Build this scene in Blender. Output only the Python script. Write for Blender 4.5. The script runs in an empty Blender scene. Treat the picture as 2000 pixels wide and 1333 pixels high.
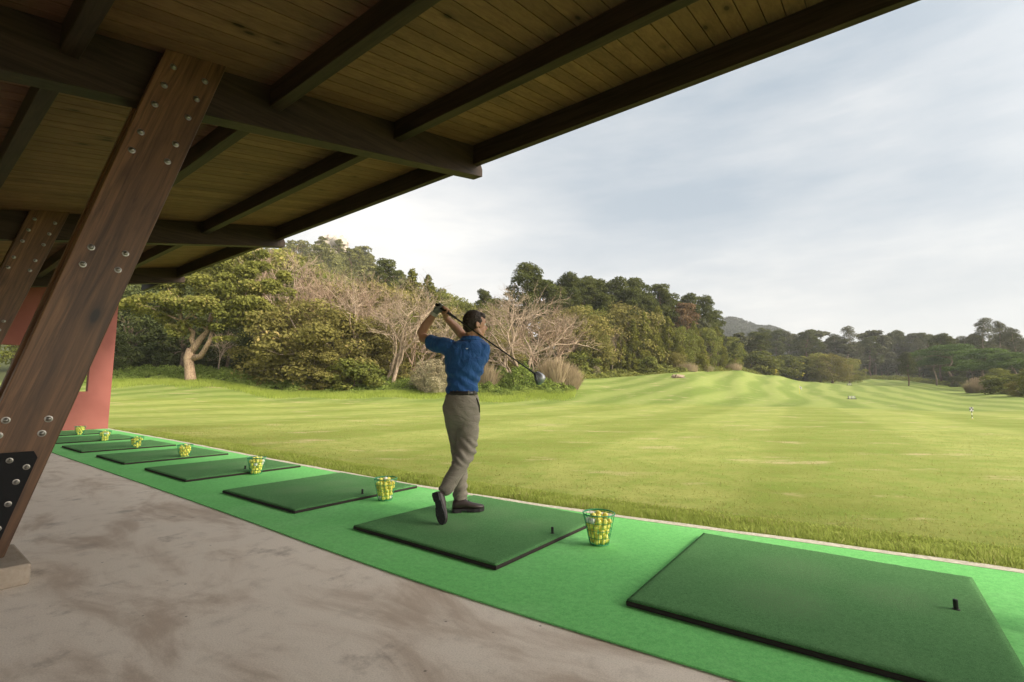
import bpy, bmesh, math, random
import numpy as np
from mathutils import Vector, Matrix, noise as mnoise
R = math.radians
random.seed(7); rng = np.random.default_rng(7)
sc = bpy.context.scene
COL = sc.collection

# ------------------------------------------------------------------ camera
F, VH, HC = 940.0, 765.0, 1.05          # focal length in photo pixels, horizon row, eye height
TH = math.atan((VH - 666.5) / F)
cam_d = bpy.data.cameras.new('camera'); cam = bpy.data.objects.new('camera', cam_d); COL.objects.link(cam)
cam.location = (0, 0, HC); cam.rotation_euler = (R(90) + TH, 0, 0)
cam_d.sensor_width = 36; cam_d.lens = 36 * F / 2000; cam_d.clip_start = 0.05; cam_d.clip_end = 4000
sc.camera = cam

# ------------------------------------------------------------------ light
SUN_EL, SUN_AZ = R(30), R(-25.5)          # azimuth counted from +X towards +Y
sd = bpy.data.lights.new('sun', 'SUN'); sun = bpy.data.objects.new('sun', sd); COL.objects.link(sun)
sd.energy = 2.3; sd.angle = R(8); sd.color = (1.0, 0.88, 0.68)
to_sun = Vector((math.cos(SUN_AZ) * math.cos(SUN_EL), math.sin(SUN_AZ) * math.cos(SUN_EL), math.sin(SUN_EL)))
sun.rotation_euler = to_sun.to_track_quat('Z', 'Y').to_euler()
sun.location = (30, -20, 40)
sc.view_settings.view_transform = 'Standard'; sc.view_settings.look = 'None'
sc.view_settings.exposure = 0.82; sc.view_settings.gamma = 1; sc.view_settings.use_curve_mapping = False
sc.cycles.max_bounces = 6; sc.cycles.diffuse_bounces = 4; sc.cycles.transparent_max_bounces = 6
sc.cycles.use_denoising = True

w = bpy.data.worlds.new('World'); sc.world = w; w.use_nodes = True
nt = w.node_tree; nt.nodes.clear(); N = nt.nodes.new; L = nt.links.new
out = N('ShaderNodeOutputWorld'); bg = N('ShaderNodeBackground'); L(bg.outputs[0], out.inputs[0])
sky = N('ShaderNodeTexSky'); sky.sky_type = 'NISHITA'; sky.sun_disc = False
sky.sun_elevation = SUN_EL; sky.sun_rotation = R(90) - SUN_AZ; sky.dust_density = 2.5
tc = N('ShaderNodeTexCoord')
def wmap(sc_, rot=(0, 0, 0)):
    m = N('ShaderNodeMapping'); m.inputs['Scale'].default_value = sc_; m.inputs['Rotation'].default_value = rot
    L(tc.outputs['Generated'], m.inputs[0]); return m
def wnoise(m, s, d, r):
    n = N('ShaderNodeTexNoise'); n.inputs['Scale'].default_value = s; n.inputs['Detail'].default_value = d
    n.inputs['Roughness'].default_value = r; L(m.outputs[0], n.inputs[0]); return n
n1 = wnoise(wmap((0.8, 1.2, 2.7), (0.0, 0.62, 0.0)), 1.9, 8, 0.52)
n2 = wnoise(wmap((0.8, 1, 4.6), (0.0, 0.75, 0.1)), 3.4, 8, 0.6)
add = N('ShaderNodeMath'); add.operation = 'MULTIPLY_ADD'; add.inputs[1].default_value = 0.45
L(n2.outputs[0], add.inputs[0]); L(n1.outputs[0], add.inputs[2])
cr = N('ShaderNodeValToRGB'); L(add.outputs[0], cr.inputs[0])
cr.color_ramp.elements[0].position = 0.54; cr.color_ramp.elements[0].color = (0.36, 0.435, 0.51, 1)
cr.color_ramp.elements[1].position = 0.93; cr.color_ramp.elements[1].color = (0.80, 0.80, 0.78, 1)
e_ = cr.color_ramp.elements.new(0.73); e_.color = (0.53, 0.575, 0.615, 1)
def dirglow(v, p):
    d = N('ShaderNodeVectorMath'); d.operation = 'DOT_PRODUCT'; L(tc.outputs['Generated'], d.inputs[0])
    d.inputs[1].default_value = Vector(v).normalized()
    c = N('ShaderNodeMath'); c.operation = 'MAXIMUM'; c.inputs[1].default_value = 0; L(d.outputs['Value'], c.inputs[0])
    q = N('ShaderNodeMath'); q.operation = 'POWER'; q.inputs[1].default_value = p; L(c.outputs[0], q.inputs[0]); return q
g1 = dirglow((-0.28, 0.94, 0.27), 16)        # thin bright cloud low over the wooded hill
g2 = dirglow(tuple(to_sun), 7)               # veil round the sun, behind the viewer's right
def madd(a, k, b):
    m = N('ShaderNodeVectorMath'); m.operation = 'SCALE'; m.inputs[0].default_value = k; L(a.outputs[0], m.inputs['Scale'])
    s = N('ShaderNodeVectorMath'); s.operation = 'ADD'; L(m.outputs[0], s.inputs[0]); L(b.outputs[0], s.inputs[1]); return s
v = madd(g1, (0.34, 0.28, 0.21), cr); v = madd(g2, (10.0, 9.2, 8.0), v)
sep = N('ShaderNodeSeparateXYZ'); L(tc.outputs['Generated'], sep.inputs[0])
hz = N('ShaderNodeMapRange'); hz.inputs[1].default_value = 0.0; hz.inputs[2].default_value = 0.28
hz.inputs[3].default_value = 1.0; hz.inputs[4].default_value = 0.0; L(sep.outputs['Z'], hz.inputs[0])
v = madd(hz, (0.13, 0.07, 0.01), v)
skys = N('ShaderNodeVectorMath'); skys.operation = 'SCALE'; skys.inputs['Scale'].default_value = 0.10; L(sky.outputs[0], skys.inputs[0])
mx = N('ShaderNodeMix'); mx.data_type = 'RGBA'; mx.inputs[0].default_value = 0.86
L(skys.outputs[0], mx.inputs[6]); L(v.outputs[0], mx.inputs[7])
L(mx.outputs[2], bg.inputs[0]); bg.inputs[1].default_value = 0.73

# ------------------------------------------------------------------ helpers
AZ = R(142.685)
EV = Vector((-math.cos(AZ), -math.sin(AZ), 0)); OV = Vector((-EV.y, EV.x, 0))   # along the tee line, out to the field
PROT = math.atan2(EV.y, EV.x)
def eo(e, o, z=0.0): return EV * e + OV * o + Vector((0, 0, z))
def ray(u, v):
    x, y, z = u - 1000, F, -(v - 666.5)
    return Vector((x, y * math.cos(TH) - z * math.sin(TH), y * math.sin(TH) + z * math.cos(TH)))
def at(u, v, Y):
    d = ray(u, v); return Vector((0, 0, HC)) + d * (Y / d.y)
def on_ground(u, v, z=0.0):
    d = ray(u, v); return Vector((0, 0, HC)) + d * ((z - HC) / d.z)

def tag(o, label=None, cat=None, group=None, kind=None):
    if label: o['label'] = label
    if cat: o['category'] = cat
    if group: o['group'] = group
    if kind: o['kind'] = kind
    return o
def empty(name, loc=(0, 0, 0), rz=0.0):
    o = bpy.data.objects.new(name, None); o.empty_display_size = 0.3; COL.objects.link(o)
    o.location = loc; o.rotation_euler = (0, 0, rz); return o
class MB:
    def __init__(s): s.v = []; s.f = []
    def add(s, vs, fs):
        k = len(s.v); s.v += [tuple(p) for p in vs]; s.f += [tuple(i + k for i in f) for f in fs]; return s
    def box(s, c, d, M=None):
        x, y, z = c; a, b, h = d[0] / 2, d[1] / 2, d[2] / 2
        vs = [Vector((x + i * a, y + j * b, z + k * h)) for k in (-1, 1) for j in (-1, 1) for i in (-1, 1)]
        if M: vs = [M @ p for p in vs]
        return s.add(vs, [(0, 2, 3, 1), (4, 5, 7, 6), (0, 1, 5, 4), (2, 6, 7, 3), (0, 4, 6, 2), (1, 3, 7, 5)])
    def prism(s, prof, x0, x1):           # profile in (y,z), extruded along x
        n = len(prof); vs = [(x0, p[0], p[1]) for p in prof] + [(x1, p[0], p[1]) for p in prof]
        fs = [tuple(range(n))[::-1], tuple(range(n, 2 * n))] + [(i, (i + 1) % n, n + (i + 1) % n, n + i) for i in range(n)]
        return s.add(vs, fs)
    def tube(s, path, rad, n=6, cap=True, closed=False):
        P = [Vector(p) for p in path]; m = len(P)
        if not hasattr(rad, '__len__'): rad = [rad] * m
        vs = []; prev = None
        for i, p in enumerate(P):
            if closed: t = P[(i + 1) % m] - P[i - 1]
            else: t = P[min(i + 1, m - 1)] - P[max(i - 1, 0)]
            t.normalize()
            a = prev if prev is not None else (Vector((0, 0, 1)) if abs(t.z) < 0.9 else Vector((1, 0, 0)))
            x = (a - t * a.dot(t)); x = x.normalized() if x.length > 1e-6 else t.orthogonal().normalized()
            y = t.cross(x); prev = x
            vs += [p + (x * math.cos(k * 2 * math.pi / n) + y * math.sin(k * 2 * math.pi / n)) * rad[i] for k in range(n)]
        fs = []
        for i in range(m if closed else m - 1):
            for k in range(n):
                a, b = i * n + k, i * n + (k + 1) % n; c, d = ((i + 1) % m) * n + (k + 1) % n, ((i + 1) % m) * n + k
                fs.append((a, b, c, d))
        if cap and not closed: fs += [tuple(range(n))[::-1], tuple(range((m - 1) * n, m * n))]
        return s.add(vs, fs)
    def rings(s, rings, n=24):            # loft of elliptical rings: (centre, axis_a*ra, axis_b*rb)
        vs = []
        for c, a, b in rings:
            c, a, b = Vector(c), Vector(a), Vector(b)
            vs += [c + a * math.cos(k * 2 * math.pi / n) + b * math.sin(k * 2 * math.pi / n) for k in range(n)]
        m = len(rings); fs = [(i * n + k, i * n + (k + 1) % n, (i + 1) * n + (k + 1) % n, (i + 1) * n + k) for i in range(m - 1) for k in range(n)]
        fs += [tuple(range(n))[::-1], tuple(range((m - 1) * n, m * n))]
        return s.add(vs, fs)
    def ball(s, c, r, M=None, nu=14, nv=9):
        if not hasattr(r, '__len__'): r = (r, r, r)
        c = Vector(c); vs = [Vector((0, 0, r[2]))]
        for j in range(1, nv):
            a = math.pi * j / nv
            vs += [Vector((r[0] * math.sin(a) * math.cos(2 * math.pi * i / nu), r[1] * math.sin(a) * math.sin(2 * math.pi * i / nu), r[2] * math.cos(a))) for i in range(nu)]
        vs.append(Vector((0, 0, -r[2])))
        if M: vs = [M @ p for p in vs]
        vs = [p + c for p in vs]
        fs = [(0, 1 + i, 1 + (i + 1) % nu) for i in range(nu)]
        for j in range(nv - 2):
            for i in range(nu):
                a, b = 1 + j * nu + i, 1 + j * nu + (i + 1) % nu; fs.append((a, a + nu, b + nu, b))
        last = len(vs) - 1; k = 1 + (nv - 2) * nu
        fs += [(last, k + (i + 1) % nu, k + i) for i in range(nu)]
        return s.add(vs, fs)
    def mesh(s, name, smooth=False):
        me = bpy.data.meshes.new(name); me.from_pydata(s.v, [], s.f)
        bm = bmesh.new(); bm.from_mesh(me); bmesh.ops.recalc_face_normals(bm, faces=bm.faces); bm.to_mesh(me); bm.free()
        if smooth: me.polygons.foreach_set('use_smooth', [True] * len(me.polygons))
        return me
    def build(s, name, mat, parent=None, smooth=False, bevel=0):
        o = bpy.data.objects.new(name, s.mesh(name, smooth)); COL.objects.link(o)
        o.data.materials.append(mat); o.parent = parent
        if bevel:
            b = o.modifiers.new('bevel', 'BEVEL'); b.width = bevel; b.segments = 2; b.limit_method = 'ANGLE'
        return o
def link_mesh(name, me, mat, parent=None):
    o = bpy.data.objects.new(name, me); COL.objects.link(o)
    if mat: me.materials.append(mat)
    o.parent = parent; return o
def np_mesh(name, V, Fq, tone=None):      # V (n,3), Fq (m,k)
    me = bpy.data.meshes.new(name); k = Fq.shape[1]; m = len(Fq)
    me.vertices.add(len(V)); me.vertices.foreach_set('co', V.astype(np.float32).ravel())
    me.loops.add(m * k); me.loops.foreach_set('vertex_index', Fq.astype(np.int32).ravel())
    me.polygons.add(m); me.polygons.foreach_set('loop_start', np.arange(0, m * k, k, dtype=np.int32))
    me.update(calc_edges=True)
    if tone is not None:
        a = me.attributes.new('tone', 'FLOAT', 'FACE'); a.data.foreach_set('value', tone.astype(np.float32))
    return me

# ------------------------------------------------------------------ materials
class NT:
    def __init__(s, name):
        s.m = bpy.data.materials.new(name); s.m.use_nodes = True; s.t = s.m.node_tree; s.t.nodes.clear()
        s.out = s.n('ShaderNodeOutputMaterial')
    def n(s, t, **k):
        o = s.t.nodes.new(t)
        for a, b in k.items(): setattr(o, a, b)
        return o
    def l(s, a, b): s.t.links.new(a, b)
    def val(s, x, inp):
        if hasattr(x, 'links'): s.l(x, inp)
        else: inp.default_value = x
    def math(s, op, a, b=0.0, c=0.0, clamp=False):
        m = s.n('ShaderNodeMath', operation=op, use_clamp=clamp)
        for i, x in enumerate((a, b, c)): s.val(x, m.inputs[i])
        return m.outputs[0]
    def vmath(s, op, a, b=(0, 0, 0)):
        m = s.n('ShaderNodeVectorMath', operation=op); s.val(a, m.inputs[0]); s.val(b, m.inputs[1])
        return m.outputs['Value'] if op == 'DOT_PRODUCT' else m.outputs[0]
    def mix(s, f, a, b):
        m = s.n('ShaderNodeMix', data_type='RGBA'); s.val(f, m.inputs[0])
        for x, i in ((a, 6), (b, 7)):
            if hasattr(x, 'links'): s.l(x, m.inputs[i])
            else: m.inputs[i].default_value = (*x[:3], 1)
        return m.outputs[2]
    def coord(s, which='Object'): return s.n('ShaderNodeTexCoord').outputs[which]
    def pos(s): return s.n('ShaderNodeNewGeometry').outputs['Position']
    def scale(s, v, sc_, rot=(0, 0, 0)):
        m = s.n('ShaderNodeMapping'); s.l(v, m.inputs[0]); m.inputs['Scale'].default_value = sc_; m.inputs['Rotation'].default_value = rot
        return m.outputs[0]
    def noise(s, v, sc_, det=4, rough=0.55, dist=0.0):
        m = s.n('ShaderNodeTexNoise'); s.l(v, m.inputs['Vector']); m.inputs['Scale'].default_value = sc_
        m.inputs['Detail'].default_value = det; m.inputs['Roughness'].default_value = rough; m.inputs['Distortion'].default_value = dist
        return m.outputs['Fac']
    def vor(s, v, sc_, out_='Distance'):
        m = s.n('ShaderNodeTexVoronoi'); s.l(v, m.inputs['Vector']); m.inputs['Scale'].default_value = sc_; return m.outputs[out_]
    def ss(s, x, a, b, lo=0.0, hi=1.0):
        m = s.n('ShaderNodeMapRange', interpolation_type='SMOOTHSTEP'); s.val(x, m.inputs[0])
        for i, q in enumerate((a, b, lo, hi)): m.inputs[i + 1].default_value = q
        return m.outputs[0]
    def pbr(s, col, rough=0.8, bump=None, bs=0.3, bd=0.01, metal=0.0, spec=0.4, sheen=0.0):
        p = s.n('ShaderNodeBsdfPrincipled'); s.val(col if hasattr(col, 'links') else (*col, 1), p.inputs['Base Color'])
        s.val(rough, p.inputs['Roughness']); p.inputs['Metallic'].default_value = metal; p.inputs['Specular IOR Level'].default_value = spec
        if sheen: p.inputs['Sheen Weight'].default_value = sheen
        if bump is not None:
            b = s.n('ShaderNodeBump'); b.inputs['Strength'].default_value = bs; b.inputs['Distance'].default_value = bd
            s.l(bump, b.inputs['Height']); s.l(b.outputs[0], p.inputs['Normal'])
        s.l(p.outputs[0], s.out.inputs[0]); return s.m

def wood(name, axis, c1, c2, knot=(0.02, 0.012, 0.008), ks=3.2, boards=None, rough=0.6, rot=(0, 0, 0), spec=0.35, flat=0):
    t = NT(name); v = t.coord()
    if rot != (0, 0, 0): v = t.scale(v, (1, 1, 1), rot)
    s_ = [1, 1, 1]; s_[axis] = 0.06
    g = t.noise(t.scale(v, s_), 34, 6, 0.62, 0.6)
    big = t.noise(t.scale(v, [q * 1.0 for q in s_]), 5, 3, 0.5)
    k_ = [1, 1, 1]; k_[axis] = 0.45; k_[flat] = 0.0
    kn = t.vor(t.scale(v, k_), ks); kn = t.ss(kn, 0.05, 0.105, 1, 0)
    kr = t.vor(t.scale(v, k_), ks); kr = t.ss(kr, 0.07, 0.26, 0.5, 0)
    f = t.math('ADD', t.math('MULTIPLY', g, 0.75), t.math('MULTIPLY', big, 0.5)); f = t.ss(f, 0.38, 0.86)
    c = t.mix(f, c1, c2)
    if boards:
        sx = t.n('ShaderNodeSeparateXYZ'); t.l(v, sx.inputs[0])
        b = t.math('FLOOR', t.math('DIVIDE', sx.outputs[boards[0]], boards[1]))
        wn = t.n('ShaderNodeTexWhiteNoise', noise_dimensions='1D'); t.l(b, wn.inputs['W'])
        c = t.mix(t.math('MULTIPLY', wn.outputs['Value'], 0.45), c, tuple(q * 0.5 for q in c1))
    c = t.mix(kr, c, tuple(q * 0.4 for q in c1)); c = t.mix(kn, c, knot)
    return t.pbr(c, rough, bump=g, bs=0.25, bd=0.004, spec=spec)

M = {}
M['plank'] = wood('plank_wood', 1, (0.125, 0.062, 0.036), (0.22, 0.116, 0.064), knot=(0.03, 0.015, 0.008), ks=4.2, boards=(0, 0.149), rough=0.7, spec=0.2, flat=2)
M['beam'] = wood('beam_wood', 1, (0.018, 0.011, 0.007), (0.052, 0.031, 0.020), ks=2.0, spec=0.2)
M['purlin'] = wood('purlin_wood', 0, (0.018, 0.011, 0.007), (0.052, 0.031, 0.020), ks=2.0, spec=0.2, flat=1)
LEAN = math.atan2(1.0045, 3.65)         # outward lean of the posts from vertical
M['post'] = wood('post_wood', 2, (0.046, 0.021, 0.010), (0.225, 0.110, 0.052), knot=(0.012, 0.007, 0.005), ks=3.4, boards=(1, 0.125), rough=0.42, rot=(LEAN, 0, 0), spec=0.35)
t = NT('steel_bolt'); M['bolt'] = t.pbr((0.27, 0.255, 0.235), 0.38, metal=1.0)
t = NT('black_steel'); M['plate'] = t.pbr((0.007, 0.007, 0.008), 0.6, bump=t.noise(t.coord(), 60), bs=0.1, spec=0.15)
t = NT('red_render'); v = t.coord()
f = t.noise(v, 1.2, 5); f2 = t.noise(v, 90, 3)
M['redwall'] = t.pbr(t.mix(t.ss(f, 0.3, 0.7), (0.245, 0.078, 0.066), (0.30, 0.10, 0.085)), 0.85, bump=f2, bs=0.2, bd=0.004)
# concrete floor: pale tan slab with soft darker stains, specks and trowel streaks
t = NT('concrete_slab'); v = t.coord()
a = t.noise(t.scale(v, (1.0, 2.2, 1)), 0.9, 6, 0.62, 0.7); b = t.noise(v, 7, 5, 0.65); g = t.noise(v, 150, 3, 0.7)
st = t.noise(t.scale(v, (0.5, 3.4, 1)), 3.0, 5, 0.6, 0.5)
c = t.mix(t.ss(a, 0.45, 0.66), (0.86, 0.765, 0.665), (0.58, 0.47, 0.38))
wear = t.noise(v, 2.6, 5, 0.7); c = t.mix(t.ss(wear, 0.58, 0.72, 0, 0.55), c, (0.26, 0.205, 0.165))
c = t.mix(t.ss(st, 0.48, 0.76, 0, 0.6), c, (0.84, 0.76, 0.66)); c = t.mix(t.ss(b, 0.5, 0.75, 0, 0.35), c, (0.36, 0.29, 0.23))
sp = t.vor(v, 1.7); spn = t.noise(v, 1.1, 2); sp = t.math('MULTIPLY', t.ss(sp, 0.02, 0.20, 1, 0), t.ss(spn, 0.42, 0.54)); c = t.mix(t.math('MULTIPLY', sp, 0.6), c, (0.14, 0.11, 0.09))
pt = t.vor(v, 6.5); c = t.mix(t.ss(pt, 0.028, 0.05, 0.75, 0), c, (0.12, 0.10, 0.085))
c = t.mix(t.ss(g, 0.35, 0.75, 0, 0.32), c, (0.27, 0.22, 0.18))
M['concrete'] = t.pbr(c, t.ss(a, 0.3, 0.7, 0.55, 0.85), bump=t.math('ADD', t.math('MULTIPLY', g, 0.3), b), bs=0.25, bd=0.006, spec=0.35)
t = NT('kerb_concrete'); v = t.coord(); g = t.noise(v, 30, 5, 0.7)
M['kerb'] = t.pbr(t.mix(t.ss(g, 0.3, 0.7), (0.42, 0.38, 0.31), (0.64, 0.60, 0.50)), 0.9, bump=g, bs=0.4)
t = NT('plinth_concrete'); v = t.coord(); g = t.noise(v, 40, 6, 0.7); h = t.noise(v, 5, 3)
M['plinth'] = t.pbr(t.mix(t.math('MULTIPLY', g, h), (0.26, 0.21, 0.16), (0.62, 0.54, 0.45)), 0.9, bump=g, bs=0.6, bd=0.01)
def fibre(name, c1, c2, c3, s1=260, big=1.3, bd=0.006, st=0.7, wear=False):
    t = NT(name); v = t.coord(); f = t.noise(v, s1, 3, 0.8); m_ = t.noise(v, s1 / 4.5, 4, 0.7); b = t.noise(v, big, 4, 0.6)
    c = t.mix(t.ss(f, 0.30, 0.70), c1, c2); c = t.mix(t.ss(b, 0.45, 0.7, 0, 0.5), c, c3); c = t.mix(t.ss(m_, 0.35, 0.7, 0, 0.35), c, tuple(q * 0.6 for q in c1))
    if wear:                                   # flattened, dusty pile round the tee and where golfers stand
        for (wx, wy, wr) in ((1.05, 0.80, 0.26), (0.62, 0.95, 0.34), (0.60, 0.45, 0.34)):
            d = t.vmath('SUBTRACT', t.vmath('MULTIPLY', v, (1, 1, 0)), (wx, wy, 0)); ln = t.n('ShaderNodeVectorMath', operation='LENGTH'); t.l(d, ln.inputs[0])
            q = t.math('MULTIPLY', t.ss(ln.outputs['Value'], wr * .2, wr, 1, 0), t.ss(m_, 0.3, 0.6)); c = t.mix(t.math('MULTIPLY', q, 0.33), c, (0.20, 0.30, 0.16))
    return t.pbr(c, 0.95, bump=f, bs=st, bd=bd, spec=0.15)
M['carpet'] = fibre('green_carpet', (0.135, 0.51, 0.135), (0.235, 0.64, 0.21), (0.32, 0.69, 0.29), 170, 0.8, 0.002, 0.4)
M['matturf'] = fibre('mat_turf', (0.04, 0.155, 0.045), (0.17, 0.39, 0.15), (0.15, 0.33, 0.13), 300, 1.6, 0.008, 0.9, True)
t = NT('black_rubber'); M['rubber'] = t.pbr((0.022, 0.014, 0.012), 0.75, bump=t.noise(t.coord(), 120), bs=0.5, bd=0.004)
t = NT('tee_rubber'); M['tee'] = t.pbr((0.01, 0.012, 0.01), 0.5)
t = NT('basket_wire'); M['wire'] = t.pbr((0.03, 0.26, 0.12), 0.4)
def ballmat(name, c):
    t = NT(name); v = t.coord('Object'); return t.pbr(c, 0.35, bump=t.vor(v, 260), bs=0.3, bd=0.001)
M['ball_y'] = ballmat('ball_yellow', (0.88, 0.83, 0.17)); M['ball_w'] = ballmat('ball_white', (0.85, 0.86, 0.78)); M['ball_o'] = ballmat('ball_amber', (0.78, 0.66, 0.12))
def plain(name, c, rough=0.7, metal=0.0, spec=0.4):
    t = NT(name); n = t.noise(t.coord(), 25, 4); return t.pbr(t.mix(n, tuple(q * 0.75 for q in c), tuple(min(1, q * 1.2) for q in c)), rough, bump=n, bs=0.1, metal=metal, spec=spec)
def leafmat(name, c1, c2, c3=None, tr=0.3, ns=0.35):
    t = NT(name); at_ = t.n('ShaderNodeAttribute', attribute_name='tone'); oi = t.n('ShaderNodeObjectInfo')
    v = t.vmath('ADD', t.coord(), t.vmath('SCALE', (7, 3, 5)))
    n = t.noise(t.coord(), ns, 3, 0.6)
    f = t.math('ADD', t.math('MULTIPLY', at_.outputs['Fac'], 0.55), t.math('MULTIPLY', t.ss(n, 0.35, 0.65), 0.45))
    c = t.mix(f, c1, c2)
    if c3: c = t.mix(t.ss(at_.outputs['Fac'], 0.86, 0.9, 0, 0.85), c, c3)
    c = t.mix(t.math('MULTIPLY', oi.outputs['Random'], 0.35), c, tuple(q * 0.6 for q in c1))
    d = t.n('ShaderNodeBsdfDiffuse'); t.l(c, d.inputs[0]); tl = t.n('ShaderNodeBsdfTranslucent')
    t.l(t.mix(0.5, c, c2), tl.inputs[0]); ms = t.n('ShaderNodeMixShader'); ms.inputs[0].default_value = tr
    t.l(d.outputs[0], ms.inputs[1]); t.l(tl.outputs[0], ms.inputs[2]); t.l(ms.outputs[0], t.out.inputs[0]); return t.m
def bark(name, c1, c2):
    t = NT(name); n = t.noise(t.scale(t.coord(), (6, 6, 1.2)), 3, 5, 0.65)
    return t.pbr(t.mix(t.ss(n, 0.35, 0.65), c1, c2), 0.9, bump=n, bs=0.8, bd=0.05, spec=0.2)
# ------------------------------------------------------------------ terrain
YK = np.array([0, 14, 24, 32, 40, 46, 60, 80, 110, 150, 200, 260, 350, 600, 900], float)
TAB = {
 -900: [0, 0, .1, .4, 1.2, 2.1, 4, 7, 9, 11, 13, 15, 20, 25, 25],
 0:    [0, 0, .1, .4, 1.2, 2.1, 4, 8, 14, 20, 26, 30, 32, 34, 30],
 400:  [0, 0, .05, .3, 1.2, 2.15, 4, 9, 18, 32, 48, 62, 62, 50, 40],
 560:  [0, 0, 0, .1, .7, 1.5, 3.5, 8, 18, 34, 56, 73, 64, 50, 40],
 650:  [0, 0, 0, .1, .7, 1.5, 3.5, 8, 18, 34, 57, 76, 62, 50, 40],
 760:  [0, 0, 0, .05, .7, 1.6, 3.5, 7, 14, 27, 44, 57, 50, 40, 40],
 860:  [0, 0, 0, .05, .6, 1.5, 4, 7, 12, 20, 33, 43, 40, 36, 36],
 940:  [0, 0, 0, 0, .3, 1.5, 4, 6, 9, 15, 24, 33, 34, 34, 34],
 1030: [0, 0, 0, 0, .3, 2.0, 4, 5, 7, 11, 17, 24, 28, 30, 30],
 1115: [0, 0, 0, 0, .4, 1.2, 2.4, 4, 6, 9, 12, 17, 22, 28, 28],
 1200: [0, 0, 0, 0, .5, .9, 2.0, 3.9, 6, 8, 11, 14, 20, 30, 30],
 1340: [0, 0, 0, 0, .5, 1.05, 2.3, 4.3, 7, 9, 11, 13, 22, 60, 60],
 1430: [0, 0, 0, 0, .1, .5, 1.2, 3.2, 6.2, 7, 9, 12, 26, 86, 70],
 1500: [0, 0, 0, 0, 0, .1, .6, 1.9, 4.3, 6.6, 8, 12, 26, 80, 60],
 1570: [0, 0, 0, 0, 0, 0, .1, 1.0, 2.6, 4.6, 6.5, 10, 22, 66, 50],
 1650: [0, 0, 0, -.1, -.15, -.2, .0, .7, 2.1, 4.2, 6.3, 10, 20, 48, 40],
 1760: [0, 0, 0, -.2, -.35, -.4, -.1, .6, 1.9, 4.0, 6.0, 10, 22, 62, 50],
 1850: [0, 0, -.1, -.3, -.5, -.5, -.2, .45, 1.6, 3.6, 6.0, 10, 22, 58, 50],
 2000: [0, 0, -.1, -.3, -.35, -.2, .3, 1.2, 3, 5, 8, 12, 22, 50, 50],
 2900: [0, 0, 0, 0, .1, .4, 1.2, 2.4, 4, 6, 9, 14, 22, 50, 50]}
UK = np.array(sorted(TAB)); TZ = np.array([TAB[u] for u in UK], float)
YE = {-900: 40, 0: 44, 220: 46, 340: 46.5, 400: 46, 560: 42, 700: 42, 860: 43, 1000: 42.5, 1100: 43.5, 1122: 46, 1140: 66, 1200: 74, 1340: 80, 1440: 108, 1460: 114,
      1560: 150, 1700: 175, 1850: 125, 1900: 102, 1960: 72, 2000: 60, 2900: 40}
YEK = np.array(sorted(YE)); YEV = np.array([YE[k] for k in YEK], float)
def smooth1(x): return x * x * (3 - 2 * x)
def terrain(X, Y):
    X = np.asarray(X, float); Y = np.asarray(Y, float)
    Yc = np.maximum(Y, 1.0); U = np.clip(1000 + 940 * X / Yc, UK[0], UK[-1] - 1)
    i = np.clip(np.searchsorted(UK, U, 'right') - 1, 0, len(UK) - 2); fu = smooth1((U - UK[i]) / (UK[i + 1] - UK[i]))
    Yq = np.clip(Y, 0, 899); j = np.clip(np.searchsorted(YK, Yq, 'right') - 1, 0, len(YK) - 2); fy = (Yq - YK[j]) / (YK[j + 1] - YK[j])
    z = (TZ[i, j] * (1 - fu) + TZ[i + 1, j] * fu) * (1 - fy) + (TZ[i, j + 1] * (1 - fu) + TZ[i + 1, j + 1] * fu) * fy
    r = np.hypot(X, Y)
    z = z + np.clip((r - 18) / 40, 0, 1) * 0.02 * (np.sin(X * 0.21 + 1.3) * np.cos(Y * 0.17) + np.sin(X * 0.07 - Y * 0.11)) \
          + np.clip((r - 120) / 200, 0, 1) * 3.0 * (np.sin(X * 0.043 + 2) * np.cos(Y * 0.031) + 0.6 * np.sin(X * 0.09 - Y * 0.07))
    return z - 0.02
def tz(x, y): return float(terrain(np.array([x]), np.array([y]))[0])
def yedge(X, Y):
    U = 1000 + 940 * np.asarray(X) / np.maximum(Y, 1.0); return np.interp(U, YEK, YEV)
na = 560
azs = np.concatenate([np.linspace(R(28), R(152), 440, endpoint=False), np.linspace(R(152), R(388), 120, endpoint=False)])
rs = np.concatenate([[0.0], np.geomspace(1.2, 1150, 190)])
A_, R_ = np.meshgrid(azs, rs[1:]); X_ = (R_ * np.cos(A_)).ravel(); Y_ = (R_ * np.sin(A_)).ravel()
X_ = np.concatenate([[0], X_]); Y_ = np.concatenate([[0], Y_])
V = np.stack([X_, Y_, terrain(X_, Y_)], 1)
nr_ = len(rs) - 1; idx = 1 + np.arange(nr_ * na).reshape(nr_, na); nx = np.roll(idx, -1, 1)
Fq = np.stack([idx[:-1], idx[1:], nx[1:], nx[:-1]], -1).reshape(-1, 4)
tri = np.stack([np.zeros(na, int), idx[0], nx[0]], -1)
me = bpy.data.meshes.new('ground'); me.from_pydata(V.tolist(), [], Fq.tolist() + tri.tolist())
me.polygons.foreach_set('use_smooth', [True] * len(me.polygons))
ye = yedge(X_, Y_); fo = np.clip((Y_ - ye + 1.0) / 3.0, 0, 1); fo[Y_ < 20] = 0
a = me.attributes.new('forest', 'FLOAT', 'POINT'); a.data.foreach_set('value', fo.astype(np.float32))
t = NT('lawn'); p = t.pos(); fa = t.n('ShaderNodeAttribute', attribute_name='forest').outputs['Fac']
sp = t.n('ShaderNodeSeparateXYZ'); t.l(p, sp.inputs[0]); yy = sp.outputs['Y']
wob = t.noise(p, 0.03, 1)
cx = t.vmath('DOT_PRODUCT', p, (0.867, -0.498, 0)); cx = t.math('ADD', cx, t.math('MULTIPLY', wob, 6.0))
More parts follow.
